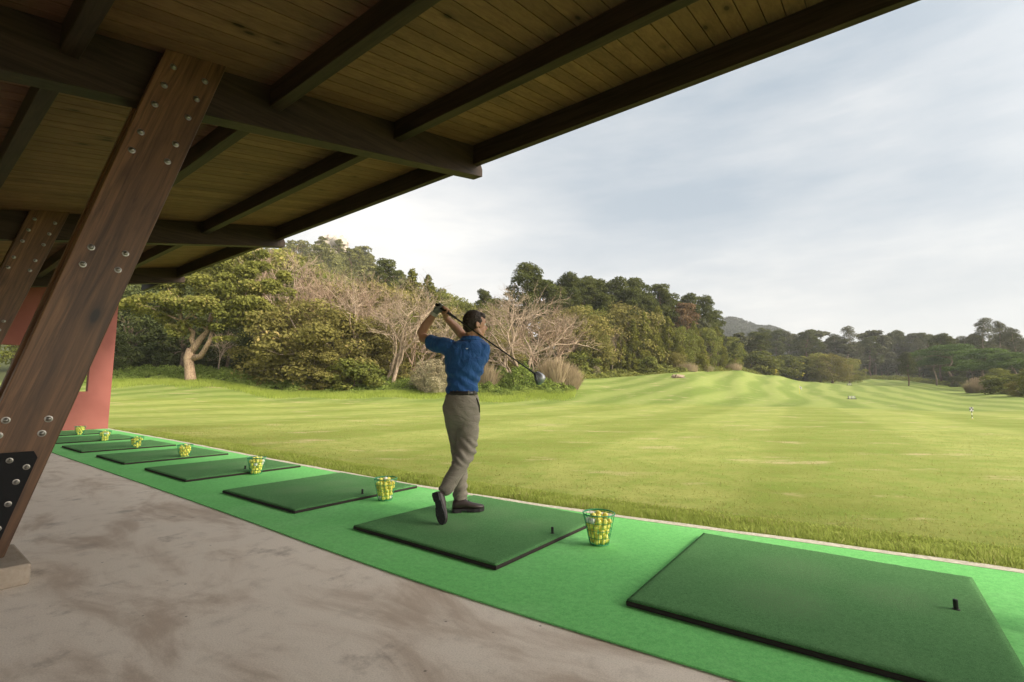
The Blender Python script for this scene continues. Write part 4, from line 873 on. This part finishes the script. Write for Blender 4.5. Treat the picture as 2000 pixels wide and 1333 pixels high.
def flag():
    Y = 72; p = at(1562, 772, Y); p.z = tz(p.x, Y); r = empty('flagstick', p); tag(r, 'small white flag on a thin stick, far down the mown slope', 'flag'); h = 1.25
    MB().tube([(0, 0, 0), (0, 0, h)], .03, 6).build('stick', yelp, r); m = MB(); vs = []
    for i in range(6):
        for j in (0, 1): vs.append((.02 + i * .07, .04 * math.sin(i * 1.3), h - .33 * j - .02 - .05 * i))
    m.add(vs, [(2 * i, 2 * i + 1, 2 * i + 3, 2 * i + 2) for i in range(5)]); f = m.build('flag_cloth', dull, r); s = f.modifiers.new('thickness', 'SOLIDIFY'); s.thickness = .01
flag()
def target(u, v, Y, w_, h_, lab):
    p = at(u, v, Y); p.z = tz(p.x, Y); r = empty('target_frame', p); tag(r, lab, 'range target')
    m = MB(); 
    for x in (-w_ / 2, 0, w_ / 2): m.box((x, 0, h_ / 2), (.06, .06, h_))
    m.build('upright', blackp, r); m = MB()
    for z in (.15, .5, .85): m.box((0, -.045, h_ * z), (w_, .03, h_ * .16))
    m.build('board', dull, r); m = MB(); m.box((0, 0, .04), (w_ * 1.15, .5, .08)); m.build('foot', blackp, r)
target(1664, 786, 62, .85, .42, 'low black and white slatted target frame in the middle of the far lawn'); target(1659, 754, 118, .95, .45, 'small white target board on the far lawn below the lone trees')

# ------------------------------------------------------------------ thin haze in the air
mb = MB(); mb.box((0, 0, 90), (2600, 2600, 240)); hz_ = bpy.data.materials.new('haze_air'); hz_.use_nodes = True; q = hz_.node_tree; q.nodes.clear()
vo = q.nodes.new('ShaderNodeVolumePrincipled'); vo.inputs['Color'].default_value = (0.93, 0.95, 0.97, 1); vo.inputs['Density'].default_value = 0.00035; vo.inputs['Anisotropy'].default_value = 0.2
q.links.new(vo.outputs[0], q.nodes.new('ShaderNodeOutputMaterial').inputs['Volume'])
tag(mb.build('haze', hz_), 'thin pale haze filling the air over the far hills', 'haze', kind='stuff')
# ------------------------------------------------------------------ golfer
def px(u, v, Y): return at(u, v, Y)
GS = 1.0
g0 = on_ground(912, 1002, 0.045); gol = empty('person', g0)
tag(gol, 'man in blue polo shirt and grey trousers finishing a golf swing, seen from behind', 'person')
def ring(v, ul, ur, Y, b, tilt=0.0, wx=1.0):
    """a body ring that spans photo columns ul..ur at row v, depth Y; b = half depth"""
    a_, c_ = px(ul, v, Y), px(ur, v, Y); c = (a_ + c_) / 2; ax = (c_ - a_) / 2
    return (c, Vector((ax.x, 0, ax.z)), Vector((0, b, 0)))
def limb(mb, pts, n=16):
    """pts: (u, v, Y, radius m, optional flatten)"""
    P = [px(*q[:3]) for q in pts]; mb.tube(P, [q[3] for q in pts], n)
    for q, p in zip(pts, P): mb.ball(p, q[3] * .985, nu=14, nv=10)
def remesh(mb, name, vox, mat, smooth_it=4, fold=None):
    me = mb.mesh(name); o = bpy.data.objects.new('tmp', me); COL.objects.link(o)
    m = o.modifiers.new('r', 'REMESH'); m.mode = 'VOXEL'; m.voxel_size = vox; m.adaptivity = 0
    s = o.modifiers.new('s', 'SMOOTH'); s.factor = .5; s.iterations = smooth_it
    bpy.context.view_layer.update(); dg = bpy.context.evaluated_depsgraph_get(); nm = bpy.data.meshes.new_from_object(o.evaluated_get(dg)); nm.name = name
    bpy.data.objects.remove(o)
    if fold:
        nm.update(); nv = [v.normal.copy() for v in nm.vertices]
        for v, nn in zip(nm.vertices, nv): v.co = v.co + nn * fold(v.co)
    nm.transform(Matrix.Translation(-g0)); nm.polygons.foreach_set('use_smooth', [True] * len(nm.polygons)); nm.update()
    nm.materials.clear(); r = link_mesh(name, nm, mat, gol); return r
t = NT('skin'); n = t.noise(t.coord(), 30, 3); m_ = t.pbr(t.mix(n, (0.30, 0.145, 0.088), (0.44, 0.235, 0.155)), .5, bump=n, bs=.1); skin = m_
t = NT('blue_knit'); v = t.coord(); f = t.noise(v, 420, 2); fo_ = t.noise(t.scale(v, (1, 1, .55), (0, .5, 0)), 11, 3, .55, 1.2)
M['shirt'] = t.pbr(t.mix(f, (0.014, 0.055, 0.175), (0.024, 0.098, 0.30)), .75, bump=t.math('ADD', t.math('MULTIPLY', f, .06), fo_), bs=.8, bd=.03, sheen=.1, spec=.2)
t = NT('grey_wool'); v = t.coord(); f = t.noise(t.scale(v, (1, 1, .3)), 300, 3, .8); f2 = t.noise(t.scale(v, (.7, .7, 1.5), (0, .6, 0)), 7, 3, .55, 1.2)
M['trouser'] = t.pbr(t.mix(f, (0.125, 0.108, 0.09), (0.31, 0.275, 0.235)), .85, bump=t.math('ADD', t.math('MULTIPLY', f, .1), f2), bs=.6, bd=.03, spec=.15)
shoe_m = plain('dark_leather', (0.035, 0.024, 0.022), .4); hair_t = NT('dark_hair'); hv = hair_t.coord(); hn = hair_t.noise(hair_t.scale(hv, (1, 1, .3)), 160, 4, .7)
hair_m = hair_t.pbr(hair_t.mix(hn, (0.012, 0.008, 0.006), (0.045, 0.028, 0.02)), .6, bump=hn, bs=.8, bd=.006, spec=.3)
# --- body (one continuous surface): head, neck, torso core, arms, hands, legs core
YB = 4.15
mb = MB()
hc = px(927, 632, YB - .005)                       # centre of the skull
fd = Vector((.90, .43, -.02)).normalized(); sdv = Vector((fd.y, -fd.x, 0)).normalized(); upv = sdv.cross(fd)
HM = Matrix((fd, sdv, upv)).transposed()          # local x forward, y to his right hand side, z up
def hl(x, y, z): return hc + HM @ Vector((x, y, z))
mb.ball(hc + Vector((0, 0, .012)), (.098, .076, .10), HM, 20, 14)                # cranium
mb.ball(hl(.035, 0, -.045), (.062, .056, .075), HM, 18, 12)                     # face
mb.ball(hl(.058, 0, -.092), (.034, .036, .028), HM)                             # chin
mb.tube([hl(-.01, .05, -.05), hl(.03, .045, -.088), hl(.06, .02, -.10)], [.022, .02, .016], 8); mb.tube([hl(-.01, -.05, -.05), hl(.03, -.045, -.088), hl(.06, -.02, -.10)], [.022, .02, .016], 8)
mb.tube([hl(.088, 0, .005), hl(.103, 0, -.022), hl(.112, 0, -.038), hl(.098, 0, -.048)], [.010, .011, .014, .012], 8)    # nose
mb.tube([hl(.082, -.035, .014), hl(.093, 0, .018), hl(.082, .035, .014)], [.012, .010, .012], 8)                       # brow
mb.ball(hl(.086, 0, -.068), (.014, .024, .008), HM); mb.ball(hl(.084, 0, -.078), (.013, .020, .008), HM)              # lips
for s in (1, -1):
    mb.ball(hl(.0, s * .076, -.022), (.017, .008, .030), HM); mb.tube([hl(-.012, s * .082, -.004), hl(-.018, s * .086, -.02), hl(-.010, s * .082, -.042)], [.006, .007, .006], 6)  # ears
nk = px(921, 662, YB)
mb.tube([hl(-.015, 0, -.05), px(921, 655, YB), px(917, 675, YB)], [.056, .056, .066], 14)
mb.rings([ring(668, 893, 941, YB, .05), ring(678, 876, 948, YB, .075), ring(700, 876, 946, YB, .085), ring(735, 880, 934, YB, .08), ring(768, 877, 927, YB, .075), ring(800, 872, 932, 4.13, .085), ring(822, 872, 932, 4.13, .07)], 20)
HL = (856, 604, 4.22)                                # gloved left hand, holds the butt end
HR = (869, 613, 4.20)                                # right hand
limb(mb, [(876, 678, YB, .055), (850, 671, 4.20, .050), (827, 661, 4.30, .043), (824, 650, 4.31, .045), (832, 636, 4.29, .042), (842, 622, 4.26, .033), (848, 613, 4.235, .027)])
limb(mb, [(944, 682, YB + .02, .055), (925, 668, 4.28, .048), (903, 656, 4.36, .042), (896, 646, 4.36, .043), (887, 637, 4.33, .039), (876, 626, 4.28, .031), (870, 619, 4.25, .027)])
# club line
CB, CH = px(852, 595, 4.235), px(1043, 729, 3.66)
cd = (CH - CB).normalized()
def on_club(d): return CB + cd * d
# hands: palm plus five fingers wrapped round the grip
def hand(mb, grip_d, wrist, r_grip=.014, scale_=1.0, flip=1):
    c = on_club(grip_d); w_ = (wrist - c); n = (w_ - cd * w_.dot(cd)).normalized(); b = cd.cross(n).normalized() * flip
    palm = c + n * .032
    mb.tube([wrist, wrist.lerp(palm, .55), palm + n * .004], [.027, .030, .030], 12); mb.ball(palm, (.036, .036, .030), nu=14, nv=10)
    for k, (off, ln) in enumerate(((-.033, .86), (-.011, .98), (.011, 1.0), (.033, .92))):
        base = palm + cd * off * .9 + n * .004 + b * .022; pts = [base]
        for a in (0.35, 1.15, 1.95, 2.7, 3.35):
            a2 = a * ln; pts.append(c + cd * off + (n * math.cos(a2) + b * math.sin(a2)) * (r_grip + .012))
        mb.tube(pts, [.0098, .0098, .0095, .009, .0085, .0078], 8); mb.ball(pts[-1], .0078, nu=8, nv=6)
    th = [palm - b * .020 - cd * .018, c + (n * .55 - b * .85) * (r_grip + .014) + cd * .004 * 1, c + (-n * .35 - b * .95) * (r_grip + .012) + cd * .03, c + (-n * .9 - b * .3) * (r_grip + .011) + cd * .046]
    mb.tube(th, [.0135, .0115, .0105, .0088], 8); mb.ball(th[-1], .0088, nu=8, nv=6)
hand(mb, .125, px(870, 619, 4.25))
# legs core (under the trousers)
for pts in ([(915, 800, 4.11, .07), (913, 850, 4.10, .065), (910, 886, 4.05, .05), (892, 920, 3.98, .045), (871, 955, 3.93, .036)], [(886, 800, 4.17, .07), (890, 850, 4.19, .06), (896, 885, 4.2, .05), (899, 930, 4.2, .045), (898, 982, 4.2, .036)]): limb(mb, pts, 12)
mb.rings([ring(676, 872, 950, YB, .05), ring(684, 872, 950, YB, .05)], 12)
remesh(mb, 'body', .0055, skin, 3)
# eyes and eyebrows
eyem = plain('eye_white', (0.7, 0.68, 0.64), .2); dk = plain('eye_dark', (0.02, 0.012, 0.01), .2)
for s in (1, -1):
    m = MB(); m.ball(hl(.079, s * .030, -.006) - g0, .0115); m.build('eye', eyem, gol, True)
    m = MB(); m.ball(hl(.0865, s * .031, -.006) - g0, .0058); m.build('iris', dk, gol, True)
    m = MB(); m.tube([hl(.088, s * .016, .014) - g0, hl(.090, s * .030, .018) - g0, hl(.080, s * .048, .013) - g0], [.003, .004, .002], 6); m.build('eyebrow', hair_m, gol, True)
# glove on his left hand
mb = MB(); hand(mb, .045, px(848, 613, 4.235), flip=1); gl = remesh(mb, 'glove', .005, plain('grey_glove', (0.16, 0.17, 0.15), .6), 2)
mb = MB(); wv = (px(846, 617, 4.24) - px(849, 611, 4.235)).normalized(); mb.tube([px(849, 611, 4.235) - g0, px(846, 617, 4.24) - g0], [.034, .033], 14); mb.build('glove_cuff', plain('glove_strap', (0.42, 0.42, 0.38), .6), gl)
# hair: a cap over the skull, short at the nape
mb = MB(); mb.ball(hl(-.012, 0, .016), (.098, .081, .102), HM, 22, 16); mb.ball(hl(.045, 0, .062), (.055, .060, .040), HM, 16, 10)
mb.ball(hl(-.048, 0, -.03), (.055, .066, .060), HM, 18, 12)
for s in (1, -1): mb.ball(hl(.012, s * .066, .018), (.030, .016, .042), HM)
random.seed(3)
def fh(c): return .0035 * mnoise.noise(c * 70) + .003 * mnoise.noise(c * 28)
remesh(mb, 'hair', .005, hair_m, 2, fh)
# --- shirt
mb = MB()
mb.rings([ring(665, 899, 939, YB, .062), ring(668, 892, 944, YB, .078), ring(673, 877, 950, YB, .098), ring(684, 868, 955, YB, .118), ring(700, 867, 953.5, YB, .128), ring(718, 869, 947, YB, .126), ring(738, 871.5, 939.5, YB, .118), ring(752, 873, 934, YB, .114), ring(764, 873.5, 932, YB - .005, .112), ring(769, 873.5, 931, YB - .01, .110)], 36)
limb(mb, [(880, 682, YB, .078), (862, 675, 4.17, .074), (843, 668.5, 4.22, .066)]); mb.tube([px(862, 675, 4.17), px(839, 667.5, 4.235)], [.072, .068], 18)
limb(mb, [(942, 684, YB, .072), (938, 678, 4.22, .070), (927, 671, 4.28, .066)]); 
def fshirt(c):
    u = c.x * 9; w_ = 0
    w_ += .014 * mnoise.noise(Vector((c.x * 7 + c.z * 6, c.y * 5, c.z * 13 - c.x * 6))) + .004 * mnoise.noise(Vector((c.x * 20 - c.z * 11, c.y * 10, c.z * 26)))
    if c.z < 1.35: w_ += .006 * math.sin((c.z * 1.0 + c.x * .75) * 62 + 2 * mnoise.noise(c * 7)) * min(1, (1.35 - c.z) * 5)
    return w_
sh = remesh(mb, 'shirt', .0075, M['shirt'], 3, fshirt)
# collar, with its folded edge, and the tiny emblem below it
mb = MB(); cc = px(918.5, 663, YB)
mb.rings([(cc + Vector((0, 0, -.012)), (.098, 0, .0), (0, .082, 0)), (cc + Vector((.002, 0, .004)), (.088, 0, 0), (0, .076, 0)), (cc + Vector((.004, 0, .022)), (.076, 0, 0), (0, .068, 0)), (cc + Vector((.004, 0, .024)), (.071, 0, 0), (0, .063, 0)), (cc + Vector((.004, 0, .0)), (.068, 0, 0), (0, .06, 0))], 30)
for i in range(len(mb.v)): mb.v[i] = tuple(Vector(mb.v[i]) - g0)
mb.build('collar', M['shirt'], sh, True)
e0_ = px(912, 681, YB - .1285); m = MB(); m.add([e0_ + Vector((-.012, 0, .004)) - g0, e0_ + Vector((0, -.002, .001)) - g0, e0_ + Vector((.012, 0, .004)) - g0, e0_ + Vector((.003, -.002, -.006)) - g0, e0_ + Vector((-.003, -.002, -.006)) - g0], [(0, 4, 3, 2, 1)])
em = m.build('emblem', white, sh); s_ = em.modifiers.new('thickness', 'SOLIDIFY'); s_.thickness = .003
# --- belt and trousers
mb = MB(); mb.rings([(r_[0] - g0, r_[1], r_[2]) for r_ in (ring(764.5, 872.5, 932, YB - .01, .114), ring(772.5, 871.5, 933, YB - .012, .117))], 40); mb.build('belt', plain('black_belt', (0.02, 0.016, 0.015), .35), gol, True)
mb = MB()
mb.rings([ring(771, 871.5, 933, YB - .012, .114), ring(780, 867.5, 936, YB - .015, .122), ring(795, 865, 938, YB - .02, .132), ring(808, 865.5, 937.5, YB - .02, .132), ring(822, 867.5, 936.5, YB - .015, .122), ring(834, 873, 932, YB - .005, .095), ring(842, 880, 925, YB, .07)], 36)
limb(mb, [(914, 815, 4.12, .102), (914, 838, 4.11, .095), (913, 862, 4.09, .086), (910, 885, 4.045, .076), (901, 903, 4.00, .070), (889, 925, 3.965, .064), (877, 945, 3.935, .0575), (871.5, 954, 3.925, .056)], 22)
limb(mb, [(889, 812, 4.15, .098), (892, 840, 4.18, .086), (895, 865, 4.20, .074), (897, 890, 4.21, .068), (899, 920, 4.205, .062), (899.5, 950, 4.20, .060), (899, 974, 4.195, .063)], 22)
def ftr(c):
    zr = c.z; w_ = .007 * mnoise.noise(Vector((c.x * 8 + c.z * 6, c.y * 8, c.z * 10 - c.x * 8)))
    kz = (zr - .56) / .13
    if abs(kz) < 1 and c.y < 4.16: w_ += .009 * (1 - kz * kz) * math.sin(zr * 80 + c.x * 75 + 4 * mnoise.noise(c * 6))
    kz = (zr - .24) / .12
    if abs(kz) < 1: w_ += .007 * (1 - kz * kz) * math.sin(zr * 85 - c.x * 60 + 3 * mnoise.noise(c * 8))
    if zr > .75: w_ += .004 * math.sin(c.x * 60 + zr * 40) * mnoise.noise(c * 5) * 2
    return w_
tr_ = remesh(mb, 'trousers', .0075, M['trouser'], 3, ftr)
for u in (885, 893, 915, 926): 
    m = MB(); c = px(u, 768.5, YB - .119 - .0) - g0; k = abs(u - 902) / 31; c.y += .115 * (1 - math.sqrt(max(0, 1 - k * k))); m.box(c, (.010, .008, .042)); m.build('belt_loop', M['trouser'], tr_)
m = MB(); pk = [px(931, 778, YB - .075) - g0, px(936, 792, YB - .07) - g0, px(937, 806, YB - .06) - g0]; m.tube(pk, [.004, .006, .004], 6); m.build('pocket_seam', plain('pocket_dark', (0.03, 0.026, 0.022), .9), tr_)
# --- shoes
def shoe_mesh():                      # local: x toe-wards, z up, heel at x=0, length .29
    up = MB(); R_ = []
    for x, hw, h_, z0 in ((.0, .018, .030, .030), (.006, .030, .072, .026), (.035, .037, .092, .026), (.075, .038, .098, .026), (.11, .038, .088, .026), (.145, .042, .068, .024), (.19, .048, .054, .022), (.235, .046, .044, .022), (.268, .034, .034, .024), (.285, .014, .018, .03)):
        R_.append((Vector((x, 0, z0 + h_ / 2)), Vector((0, hw, 0)), Vector((0, 0, h_ / 2))))
    up.rings(R_, 20)
    so = MB(); prof = [(0, -.026), (.02, -.036), (.08, -.033), (.13, -.036), (.19, -.048), (.24, -.045), (.275, -.028), (.288, 0), (.275, .026), (.24, .040), (.19, .044), (.13, .032), (.08, .030), (.02, .034), (0, .026)]
    def slab(z0, z1, x0, x1):
        pp = [p for p in prof if x0 - 1e-6 <= p[0] <= x1 + 1e-6]; n_ = len(pp); so.add([(p[0], p[1], z0) for p in pp] + [(p[0], p[1], z1) for p in pp], [tuple(range(n_))[::-1], tuple(range(n_, 2 * n_))] + [(i, (i + 1) % n_, n_ + (i + 1) % n_, n_ + i) for i in range(n_)])
    slab(.014, .030, 0, .3); slab(0, .0145, 0, .08); slab(.004, .0145, .13, .3)
    for x, y in ((.16, .02), (.16, -.025), (.2, .025), (.2, -.03), (.24, .02), (.24, -.02), (.025, .015), (.025, -.018), (.06, 0)): so.tube([(x, y, .004), (x, y, -.003)], [.007, .004], 8)
    return up, so
sole_m = plain('shoe_sole', (0.018, 0.016, 0.018), .6)
def put_shoe(Mx, label=None):
    up, so = shoe_mesh()
    for q in (up, so): q.v = [tuple(Mx @ Vector(p) - g0) for p in q.v]
    s_ = up.build('shoe', shoe_m, gol, True); so.build('sole', sole_m, s_); 
    m = MB(); m.tube([Mx @ Vector((x, y, z)) - g0 for x, y, z in ((.10, -.03, .105), (.125, 0, .112), (.10, .03, .105))], .003, 5); m.tube([Mx @ Vector((x, y, z)) - g0 for x, y, z in ((.13, -.03, .088), (.15, 0, .093), (.13, .03, .088))], .003, 5); m.build('laces', blackp, s_)
hp = on_ground(883, 1001, .045); tp_ = on_ground(946, 998, .045); fx = (tp_ - hp); sl = fx.length / .288; fx.normalize(); fz = Vector((0, 0, 1)); fy = fz.cross(fx)
put_shoe(Matrix.Translation(hp) @ Matrix((fx, fy, fz)).transposed().to_4x4() @ Matrix.Scale(min(1.08, sl), 4))
toe = on_ground(863.5, 1026, .045); heel = px(848.5, 962, toe.y + .055); fx = (toe - heel); sl = fx.length / .288; fx.normalize()
fz = Vector((.42, 1, .0)); fz = (fz - fx * fz.dot(fx)).normalized(); fy = fz.cross(fx)
put_shoe(Matrix.Translation(heel) @ Matrix((fx, fy, fz)).transposed().to_4x4() @ Matrix.Scale(sl, 4))
# --- club, held in the hands: a thing of its own
clb = empty('golf_club', CB); tag(clb, 'black shafted driver with a silver grey head, held over the golfer shoulder', 'golf club')
def cl_(d): return cd * d
m = MB(); m.tube([cl_(-.005), cl_(.0), cl_(.12), cl_(.275)], [.010, .0145, .0135, .0105], 12); m.build('grip', plain('grip_rubber', (0.015, 0.015, 0.016), .7), clb, True)
Lc = (CH - CB).length; m = MB(); m.tube([cl_(.27), cl_(Lc * .6), cl_(Lc)], [.0078, .0062, .0050], 10); m.build('shaft', plain('black_shaft', (0.02, 0.018, 0.018), .3), clb, True)
m = MB(); m.tube([cl_(Lc - .06), cl_(Lc + .015)], [.0066, .0075], 10); m.build('hosel', plain('dark_ferrule', (0.05, 0.05, 0.055), .3), clb, True)
dn = (px(1049, 757, 3.66) - CH).normalized(); rt = Vector((1, .15, .25)); rt = (rt - dn * rt.dot(dn)).normalized(); nn = dn.cross(rt)
Hm = Matrix((rt, nn, dn)).transposed() * 0.86
m = MB(); R_ = []
for f, w_, h_ in ((-.008, .010, .012), (.0, .020, .020), (.02, .036, .030), (.045, .046, .034), (.07, .046, .033), (.095, .034, .026), (.112, .014, .012)):
    c = Vector((.016 + w_ * .65, 0, f)); R_.append((Hm @ c + cl_(Lc), Hm @ Vector((w_, 0, 0)), Hm @ Vector((0, h_, 0))))
m.rings(R_, 24); hd = m.build('head', plain('silver_crown', (0.30, 0.31, 0.33), .35, metal=.6), clb, True)
m = MB(); R_ = []
for f, w_, h_ in ((.0, .010, .018), (.02, .013, .031), (.05, .014, .037), (.08, .013, .034), (.104, .008, .018)):
    c = Vector((.006, 0, f)); R_.append((Hm @ c + cl_(Lc), Hm @ Vector((w_, 0, 0)), Hm @ Vector((0, h_, 0))))
m.rings(R_, 20); m.build('club_face', plain('dark_face', (0.07, 0.075, 0.085), .3, metal=.5), clb, True)
